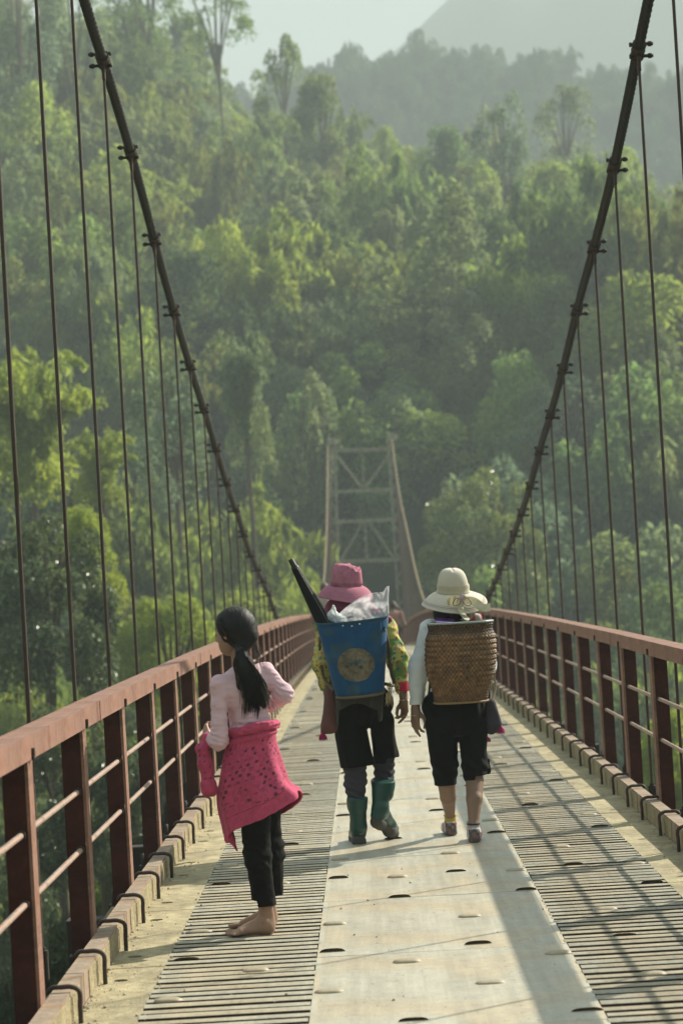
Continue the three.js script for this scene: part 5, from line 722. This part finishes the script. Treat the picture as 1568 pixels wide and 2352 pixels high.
// ---- the woman with the basket
{
  const Z = 14.15, P = frame(889.9, 1263.1, Z), r = (p) => rad(p, Z), t = person('woman in wide white sun hat and black knee length trousers carrying a woven basket', V(0.5, deckY(Z), -Z));
  const hq = face(Math.PI), head = P(690, 490, -0.045), hs = 0.205, neck = P(700, 720, -0.05), chest = P(705, 1000, -0.08), waist = P(705, 1470, -0.05), hips = P(700, 1700, -0.01);
  const shL = P(455, 850, -0.07), shR = P(950, 860, -0.07), elL = P(318, 1230, -0.03), wrL = P(288, 1660, -0.01), elR = P(1030, 1200, -0.16), wrR = P(960, 1350, -0.34);
  const hipL = P(560, 1800, 0), hipR = P(850, 1800, 0), knL = P(610, 2420, -0.05), knR = P(905, 2400, 0.0), anL = P(668, 2830, 0), anR = P(890, 2860, 0.1);
  const aL = V(anL.x, anL.y, -14.44), aR = V(anR.x, anR.y, -14.02), fL = deckY(14.44) + 0.002, fR = deckY(14.0) + 0.002;
  const body = [ell(hips.clone().add(V(0, 0.06, 0)), V(0.13, 0.1, 0.1)), cap(hips.clone().add(V(0, 0.06, 0)), waist, 0.1, 0.1), cap(waist, chest, 0.1, 0.115), cap(chest, neck, 0.1, 0.048), cap(shL, shR, 0.045, 0.045, 0.04), cap(neck, P(695, 560, -0.04), 0.048, 0.048), cap(shL, elL, 0.045, 0.037), cap(shR, elR, 0.045, 0.036), cap(elR, wrR, 0.035, 0.025), cap(hipL, knL, 0.06, 0.05, 0.01), cap(hipR, knR, 0.06, 0.05, 0.01)];
  const calf = (k, a, s) => [cap(k, k.clone().lerp(a, 0.42).add(V(0, 0, 0.014)), 0.053, 0.0465, 0.012), cap(k.clone().lerp(a, 0.42).add(V(0, 0, 0.014)), a, 0.0465, 0.0285, 0.012), cap(a, a.clone().add(V(0, -0.07, -0.01)), 0.029, 0.031, 0.012), cap(a.clone().add(V(0, -0.07, -0.02)), a.clone().add(V(s * 0.01, -0.08, -0.15)), 0.032, 0.026, 0.012)];
  const g = [skin(body, 0.011, { k: 0.035, color: plainSkin }), skin([...calf(knL, aL, -1)], 0.006, { k: 0.03, color: plainSkin }), skin([...calf(knR, aR, 1)], 0.006, { k: 0.03, color: plainSkin }), skin(headPrims(head, hs, hq), 0.004, { k: 0.012, color: headColor(head, hs, hq) }),
    skin([...handPrims(wrL, P(282, 2000, 0).sub(P(288, 1680, -0.01)), V(0.72, 0.0, -0.5), 1, 0.178, [0.5, 0.3, 0.35, 0.45], 1.0), cap(elL, wrL, 0.036, 0.0255)], 0.0032, { k: 0.006, color: plainSkin }), skin(handPrims(wrR, V(-0.5, 0.5, -0.6), V(-0.5, 0, 0.5), -1, 0.165, [1, 1, 1, 1]), 0.004, { k: 0.006, color: plainSkin })];
  part('body', g, skinMat(SK.w), t, true);
  part('bracelet', new THREE.TorusGeometry(0.028, 0.0026, 6, 24).rotateX(Math.PI / 2 + 0.25).translate(wrL.x, wrL.y - 0.03, wrL.z), std(lin(0.6, 0.55, 0.45), 0.3, { metalness: 1 }), t, true);
  const wr = wrinkle(0.006, 14, 22, 14), cuff = P(0, 1632, 0).y, cuffX = P(365, 0, 0).x;
  const sh = [cap(waist.clone().add(V(0, -0.02, 0)), chest, 0.15, 0.145), cap(chest, neck.clone().lerp(chest, 0.3), 0.125, 0.07), cap(shL, shR, 0.062, 0.062, 0.05), cap(shL, elL, 0.066, 0.054), cap(elL, P(292, 1640, -0.01), 0.055, 0.037), cap(shR, elR, 0.062, 0.054), cap(elR, elR.clone().lerp(wrR, 0.9), 0.05, 0.038)];
  const pinkLine = (x, y, z) => { const n = 1 + 0.05 * noise(x * 40, y * 40, z * 40), l = y < P(0, 1300, 0).y && x > P(340, 0, 0).x && Math.abs(Math.sin((x * 0.8 + y) * 60 + 2 * noise(x * 6, y * 6, z * 6))) < 0.09; return l ? [0.75, 0.2, 0.26] : [0.80 * n, 0.86 * n, 0.86 * n]; };
  part('white_shirt', skin(sh, 0.006, { k: 0.045, color: pinkLine, warp: (d, x, y, z) => Math.max(d + wr(x, y, z), x < cuffX ? cuff - y : P(0, 1560, 0).y - y) }), cloth(lin(0.9, 0.9, 0.9), { vertexColors: true }), t, true);
  part('hair', skin([ell(P(690, 600, -0.02), V(r(215), r(180), 0.1)), cap(P(560, 680, -0.01), P(760, 700, 0.0), 0.045, 0.05)], 0.005, { k: 0.03, warp: (d, x, y, z) => d + 0.0015 * noise(x * 160, y * 14, z * 160) }), hairMat, t, true);
  part('collar_scarf', skin([cap(P(740, 700, 0.03), P(930, 715, 0.02), 0.03, 0.03)], 0.005, { k: 0.02, color: (x, y, z) => (noise(x * 50, y * 50, z * 50) > 0.05 ? [0.7, 0.12, 0.16] : [0.7, 0.66, 0.6]), warp: (d, x, y, z) => d + 0.006 * noise(x * 40, y * 40, z * 40) }), cloth(lin(1, 1, 1), { vertexColors: true }), t, true);
  // trousers cut at the knee
  const tr = [ell(hips.clone().add(V(0, 0.04, 0)), V(0.190, 0.13, 0.13)), cap(hips, waist.clone().add(V(0, 0.02, 0)), 0.165, 0.15), cap(P(552, 1830, 0), P(600, 2440, -0.04), 0.094, 0.066, 0.006), cap(P(888, 1830, 0), P(914, 2340, 0.0), 0.085, 0.068, 0.006), cap(P(1040, 2200, -0.02), P(1058, 2425, 0), 0.012, 0.014)];
  const hl = P(0, 2496, 0).y, hr = P(0, 2402, 0).y, mid = P(770, 0, 0).x, wb = wrinkle(0.012, 14, 5, 14);
  part('black_trousers', skin(tr, 0.0065, { k: 0.012, warp: (d, x, y, z) => Math.max(d + wb(x, y, z) + 0.004 * Math.exp(-((y - hr - 0.05) ** 2) / 0.003) * Math.sin(y * 90 + x * 90), (x < mid ? hl + 0.03 * sm(P(690, 0, 0).x, P(760, 0, 0).x, x) : x > P(1022, 0, 0).x ? P(0, 2440, 0).y : hr) - y) }), blackCloth, t, true);
  // socks and shoes
  for (const [a, f, sx, band, name] of [[aL, fL, -1, lin(0.45, 0.36, 0.06), 'ochre'], [aR, fR, 1, lin(0.03, 0.03, 0.035), 'dark']]) {
    part('sock', skin([cap(a.clone().add(V(0, 0.02, 0)), a.clone().add(V(0, -0.06, 0)), 0.034, 0.036)], 0.004, { warp: (d, x, y, z) => Math.max(d, y - a.y - 0.012) }), cloth(sx < 0 ? band : lin(0.35, 0.33, 0.31)), t, true);
    part('sock_band', new THREE.TorusGeometry(0.0335, 0.006, 8, 28).rotateX(Math.PI / 2).translate(a.x, a.y + 0.006, a.z), cloth(band), t, true);
    const h = V(a.x, f, a.z), shoeC = (x, y, z) => { const n = noise(x * 55, y * 55, z * 55); return z > h.z + 0.01 && y < f + 0.075 && Math.abs(x - h.x) < 0.032 ? (n > 0.3 ? [0.20, 0.12, 0.11] : n < -0.4 ? [0.25, 0.22, 0.21] : [0.10, 0.085, 0.08]) : y < f + 0.02 ? [0.13, 0.12, 0.11] : n > 0.35 ? [0.45, 0.08, 0.09] : [0.52, 0.51, 0.52]; };
    part('shoe', skin([cap(h.clone().add(V(0, 0.034, 0.0)), h.clone().add(V(sx * 0.012, 0.03, -0.16)), 0.040, 0.042), cap(h.clone().add(V(0, 0.06, 0)), h.clone().add(V(0, 0.075, -0.02)), 0.038, 0.037), cap(h.clone().add(V(0, 0.02, 0.018)), h.clone().add(V(0, 0.06, 0.01)), 0.03, 0.03)], 0.004, { k: 0.02, color: shoeC, warp: (d, x, y, z) => Math.max(d, f - y) }), cloth(lin(1, 1, 1), { vertexColors: true }), t, true);
  }
  // sun hat: woven crown, drooping brim with open lines, ribbon with bow and flower
  const hc = P(682, 440, -0.02), up = V(0.0, 1, 0.16).normalize(), hx = V(1, -0.05, 0).normalize(), hz = hx.clone().cross(up).normalize();
  const hatP = (u, v, o) => { const a = u * 6.2832, ca = Math.cos(a), sa = Math.sin(a); let R0, y;
    if (v < 0.5) { const s = v / 0.5; R0 = r(163) * Math.pow(Math.sin(Math.min(1, s) * Math.PI / 2), 0.62) * (1 + 0.02 * noise(ca * 2, s * 3, sa * 2)); y = r(252) * Math.cos(s * Math.PI / 2) ** 0.75; y -= 0.006 * Math.exp(-((ca - 0.1) ** 2 + (s - 0.12) ** 2) * 40); }
    else { const s = (v - 0.5) / 0.5, edge = r(345) * (1 + 0.03 * Math.sin(a * 3 + 0.7)); R0 = r(163) + (edge - r(163)) * Math.pow(s, 0.95); y = -r(112) * Math.pow(s, 1.45) * (0.95 + 0.45 * sa + 0.25 * Math.sin(a * 2 - 0.5)) - r(26) * s * s * (ca < 0 ? -ca : 0) * 1.3; }
    const rib = 0.0012 * Math.sin(v * (v < 0.5 ? 240 : 200)); return hc.clone().addScaledVector(hx, (R0 + o + rib) * ca).addScaledVector(up, y + o * 0.7).addScaledVector(hz, (R0 + o + rib) * sa * (v > 0.5 ? 1 - 0.1 * (v - 0.5) : 1)); };
  const hatC = (u, v) => { const n = 1 + 0.05 * noise(u * 160, v * 70, 1), w = v > 0.84 && v < 0.97 && (v * 30) % 1 < 0.33 ? 0.45 : 1; return [n * w, n * w, n * w]; };
  part('sun_hat', shell(hatP, 120, 110, 0.003, hatC), new THREE.MeshPhysicalMaterial({ color: lin(0.74, 0.685, 0.57), roughness: 0.96, transmission: 0.16, thickness: 0, specularIntensity: 0.2, vertexColors: true }), t, true);
  const rb = new THREE.MeshPhysicalMaterial({ color: lin(0.72, 0.69, 0.52), roughness: 0.8, transmission: 0.45, thickness: 0, side: THREE.DoubleSide });
  part('hat_band', shell((u, v, o) => { const p = hatP(u, 0.43 + 0.08 * v, 0.004 + o); return p; }, 80, 4, 0.001), rb, t, true);
  const strip = (pts, w, tw, n = 24) => shell((u, v, o) => { const c = new THREE.CatmullRomCurve3(pts), p = c.getPoint(v), w2 = w * (0.55 + 0.45 * Math.sin(Math.min(1, v * 1.1 + 0.25) * Math.PI / 1.6)), f = Math.cos(tw * v), s = Math.sin(tw * v), d = c.getTangent(v), b = V(d.y, -d.x, 0).normalize(); return p.addScaledVector(b, (u - 0.5) * w2 * f).add(V(0, 0, (u - 0.5) * w2 * s + o + 0.004 * Math.sin(v * 18 + u * 5))); }, 10, n, 0.0006);
  part('ribbon', strip([P(800, 520, 0.125), P(900, 540, 0.14), P(990, 600, 0.15), P(1070, 600, 0.14)], 0.05, 0.5), rb, t, true);
  part('ribbon', strip([P(775, 530, 0.13), P(760, 610, 0.15), P(790, 680, 0.16), P(845, 735, 0.15)], 0.036, 0.9), rb, t, true);
  part('ribbon', strip([P(760, 515, 0.125), P(700, 520, 0.135), P(620, 545, 0.13)], 0.048, 0.3), rb, t, true);
  for (const s of [-1, 1]) part('bow_loop', tubeAlong([P(775, 520, 0.14), P(775 + s * 60, 505, 0.15), P(775 + s * 95, 570, 0.15), P(775 + s * 50, 580, 0.15), P(775, 530, 0.145)], 0.0022, 5, true), std(lin(0.09, 0.08, 0.07), 0.6), t, true);
  { const G = []; for (let i = 0; i < 9; i++) { const q = new THREE.SphereGeometry(0.011, 10, 8), a = i * 2.4, d = 0.014 * Math.sqrt(i / 8); q.scale(1, 1, 0.5); const p = P(775, 500, 0.145); q.translate(p.x + Math.cos(a) * d, p.y + Math.sin(a) * d, p.z + 0.006 - d * 0.3); G.push(q); } part('flower', G, std(lin(0.50, 0.36, 0.36), 0.6), t, true); }
  // woven basket
  const bk = thing('basket', 'brown woven bamboo basket carried on the back under the white hat', 'basket', P(760, 1590, 0.2));
  const prof = curveZ([[0, 268], [0.03, 275], [0.18, 292], [0.35, 334], [0.52, 354], [0.68, 357], [0.85, 343], [0.87, 334], [1, 328]]), cx = curveZ([[0, 765], [0.3, 762], [0.7, 757], [1, 752]]);
  const sq = (a) => Math.pow(Math.abs(Math.cos(a)) ** 3.4 + Math.abs(Math.sin(a)) ** 3.4, -1 / 3.4);
  const STK = 56, bp = (u, v, o) => { const a = u * 6.2832, y = lerp(1592, 752, v), ridge = v < 0.845 ? (0.007 + 0.003 * noise(Math.cos(a) * 3, v * 5, Math.sin(a) * 3)) * Math.pow(Math.abs(Math.sin((v + 0.006 * noise(Math.cos(a) * 2, v * 9, Math.sin(a) * 2 + 4)) * 15.5 * Math.PI)), 0.8) * sm(0.1, 0.3, v) : 0.002 * Math.sin(v * 60), row = Math.floor(v * 31), weave = 0.0032 * Math.sin(u * STK * 6.2832 + (row % 2) * Math.PI + 0.8 * noise(u * 30, row, 3)); const R0 = r(prof(v)) * lerp(sq(a), 1, 0.25 + 0.3 * (1 - v)) * (1 + 0.012 * noise(Math.cos(a) * 2, v * 3, Math.sin(a) * 2)) + ridge + weave + o; const c = P(cx(v), y, 0.17); return c.add(V(R0 * Math.cos(a), 0, R0 * 0.86 * Math.sin(a))); };
  const bcol = (u, v) => { const row = Math.floor(v * 31), k = Math.floor(u * STK * 2), h = hash3(row, k >> 1, 5), n = 0.7 + 0.5 * h + 0.25 * noise(u * 40, v * 12, 3), dark = v > 0.86 ? 0.45 : v < 0.1 ? 0.8 : 1, pale = sm(0.35, 0.6, noise(u * 9, v * 8, 4)) * 0.35, gap = (row + k) % 2 ? 1.1 : 0.5; return [(0.22 + 0.13 * pale) * n * dark * gap, (0.117 + 0.08 * pale) * n * dark * gap, (0.044 + 0.04 * pale) * n * dark * gap]; };
  part('weave', shell(bp, 348, 192, 0.006, bcol), std(lin(1, 1, 1), 0.6, { vertexColors: true }), bk, true);
  part('bottom', (() => { const c = P(765, 1592, 0.17), pos = [c.x, c.y + 0.004, c.z], idx = []; for (let i = 0; i <= 64; i++) { const p = bp(i / 64, 0.004, -0.002); pos.push(p.x, p.y, p.z); if (i) idx.push(0, i + 1, i); } const q = new THREE.BufferGeometry(); q.setAttribute('position', new THREE.Float32BufferAttribute(pos, 3)); q.setIndex(idx); q.computeVertexNormals(); return q; })(), std(lin(0.08, 0.05, 0.025), 0.8), bk, true);
  part('rim', tubeAlong([...Array(49)].map((_, i) => bp(i / 48, 0.995, 0.001)), 0.0065, 7, true, 160), std(lin(0.30, 0.36, 0.33), 0.4), bk, true);
  part('base_hoop', tubeAlong([...Array(49)].map((_, i) => bp(i / 48, 0.012, 0.003)), 0.006, 6, true, 160), std(lin(0.26, 0.16, 0.06), 0.6), bk, true);
  const onB = (x, y, o = 0.006) => { const v = clamp((1592 - y) / 840), R0 = r(prof(v)) * 0.97, a = Math.acos(clamp(r(x - cx(v)) / R0, -0.98, 0.98)); return bp(a / 6.2832, v, o); };
  part('bent_stick', [tubeAlong([onB(690, 1510), onB(745, 1400), onB(800, 1290), onB(790, 1215), onB(805, 1180), onB(830, 1185), onB(832, 1215)], 0.0055, 6), tubeAlong([onB(800, 1230), onB(830, 1330), onB(855, 1430), onB(872, 1520)], 0.0055, 6)], std(lin(0.15, 0.095, 0.05), 0.7), bk, true);
  part('rope_loop', ropeLoop([onB(1075, 1310), P(1110, 1340, 0.1), P(1125, 1410, 0.08), P(1112, 1490, 0.07), P(1085, 1560, 0.06)]), std(lin(0.45, 0.40, 0.30), 0.8), bk, true);
  function ropeLoop(pts) { const c = new THREE.CatmullRomCurve3(pts); return merge([0, Math.PI].map((o) => tubeAlong([...Array(61)].map((_, i) => { const p = c.getPoint(i / 60), a = i * 0.9 + o; return p.add(V(Math.cos(a) * 0.0035, 0, Math.sin(a) * 0.0035)); }), 0.0038, 5, false, 120))); }
  const nb = thing('purple_case', 'flat purple case sticking up inside the woven basket', 'case', P(600, 760, 0.12));
  part('lid', (() => { const q = cbox(r(190), 0.004, 0.12, 0.0018); q.rotateX(0.25); q.rotateZ(-0.13); const c = P(600, 738, 0.12); q.translate(c.x, c.y - 0.004, c.z); return q; })(), std(lin(0.16, 0.05, 0.33), 0.4), nb, true);
  part('edge', (() => { const q = cbox(r(196), 0.009, 0.006, 0.002); q.rotateZ(-0.13); const c = P(600, 736, 0.185); q.translate(c.x, c.y - 0.012, c.z); return q; })(), std(lin(0.6, 0.5, 0.75), 0.4), nb, true);
  // dark cloth bag at her right hip
  const bag = thing('shoulder_bag', 'dark grey cloth bag with magenta pompom at the hip of the basket carrier', 'bag', P(1080, 1800, 0));
  part('pouch', skin([cap(P(1065, 1600, 0), P(1075, 1830, 0.0), 0.03, 0.05), cap(P(1075, 1830, 0.0), P(1140, 1820, 0), 0.042, 0.012), cap(P(1080, 1620, 0), P(1155, 1810, 0), 0.018, 0.012)], 0.006, { k: 0.03, warp: (d, x, y, z) => d + 0.004 * noise(x * 30, y * 12, z * 30) }), cloth(lin(0.035, 0.032, 0.04)), bag, true);
  tassel(P(1172, 1838, 0.0), 0.027, magenta, bag, 4); tassel(P(1042, 1955, 0.03), 0.016, magenta, bag, 5);
  part('strap', tubeAlong([P(1065, 1600, 0), P(1040, 1350, -0.02), P(960, 1000, -0.02), P(860, 800, -0.02)], 0.008, 6), cloth(lin(0.035, 0.032, 0.04)), bag, true);
}
// ---- two walkers far ahead
function walker(label, Z, x, head, H, cl, tail) {
  const fy = deckY(Z), t = person(label, V(x, fy, -Z)), S = H / 1.6, p = (a, b, c) => V(x + a * S, fy + b * S, -Z + c * S), hq = face(Math.PI + 0.5);
  part('body', [skin([cap(p(0, 1.3, 0), p(0, 1.42, 0), 0.05 * S, 0.045 * S), cap(p(-0.2, 1.28, 0), p(-0.25, 0.98, 0.04), 0.045 * S, 0.036 * S), cap(p(-0.25, 0.98, 0.04), p(-0.2, 0.8, -0.1), 0.036 * S, 0.03 * S), cap(p(0.2, 1.28, 0), p(0.27, 0.98, 0.04), 0.045 * S, 0.036 * S), cap(p(0.27, 0.98, 0.04), p(0.22, 0.78, -0.08), 0.036 * S, 0.03 * S), cap(p(0, 1.2, 0), p(0, 0.9, 0), 0.11 * S, 0.11 * S), cap(p(-0.2, 1.28, 0), p(0.2, 1.28, 0), 0.045 * S, 0.045 * S), cap(p(-0.09, 0.85, 0), p(-0.09, 0.45, -0.04), 0.08 * S, 0.055 * S), cap(p(-0.09, 0.45, -0.04), p(-0.09, 0.06, 0.03), 0.05 * S, 0.035 * S), cap(p(0.09, 0.85, 0), p(0.09, 0.45, 0.03), 0.08 * S, 0.055 * S), cap(p(0.09, 0.45, 0.03), p(0.09, 0.06, 0.1), 0.05 * S, 0.035 * S), cap(p(-0.09, 0.04, 0.03), p(-0.1, 0.03, -0.14), 0.035 * S, 0.03 * S), cap(p(0.09, 0.04, 0.1), p(0.1, 0.03, -0.07), 0.035 * S, 0.03 * S)], 0.016, { k: 0.04, color: plainSkin }), skin(headPrims(p(0, 1.5, 0), 0.21 * S, hq), 0.008, { color: headColor(p(0, 1.5, 0), 0.21 * S, hq) }), ...[-1, 1].map((s) => skin(handPrims(s < 0 ? p(-0.2, 0.8, -0.1) : p(0.22, 0.78, -0.08), V(0, -0.7, -0.6), V(-s, 0, 0), -s, 0.16 * S), 0.006, { k: 0.006, color: plainSkin }))], skinMat(SK.w), t, true);
  part('hair', skin([ell(p(0, 1.53, 0.02), V(0.085, 0.1, 0.1).multiplyScalar(S)), ...(tail ? [cap(p(0.04, 1.5, 0.09), p(0.22, 1.38, 0.06), 0.035 * S, 0.012)] : [])], 0.01), std(lin(0.06, 0.042, 0.03), 0.6), t, true);
  part('shirt', skin([cap(p(0, 1.24, 0), p(0, 0.92, 0), 0.145 * S, 0.14 * S), cap(p(-0.18, 1.29, 0), p(0.18, 1.29, 0), 0.06 * S, 0.06 * S), cap(p(-0.2, 1.28, 0), p(-0.235, 1.08, 0.03), 0.06 * S, 0.055 * S), cap(p(0.2, 1.28, 0), p(0.245, 1.08, 0.03), 0.06 * S, 0.055 * S)], 0.012, { k: 0.04 }), cloth(cl), t, true);
  part('trousers', skin([cap(p(-0.07, 0.9, 0), p(0.07, 0.9, 0), 0.125 * S, 0.125 * S), cap(p(-0.09, 0.85, 0), p(-0.09, 0.25, 0), 0.1 * S, 0.07 * S), cap(p(0.09, 0.85, 0), p(0.09, 0.25, 0.06), 0.1 * S, 0.07 * S)], 0.012, { k: 0.03 }), cloth(lin(0.05, 0.045, 0.045)), t, true);
}
walker('small brown haired child with flying ponytail far ahead between the two carriers', 50, at(903, 1400, 50).x, 0, 1.22, lin(0.30, 0.17, 0.14), true);
walker('brown haired walker almost hidden behind the pink hat', 47, at(744, 1345, 47).x, 0, 1.64, lin(0.3, 0.26, 0.2), false);
renderer.render(scene, camera);
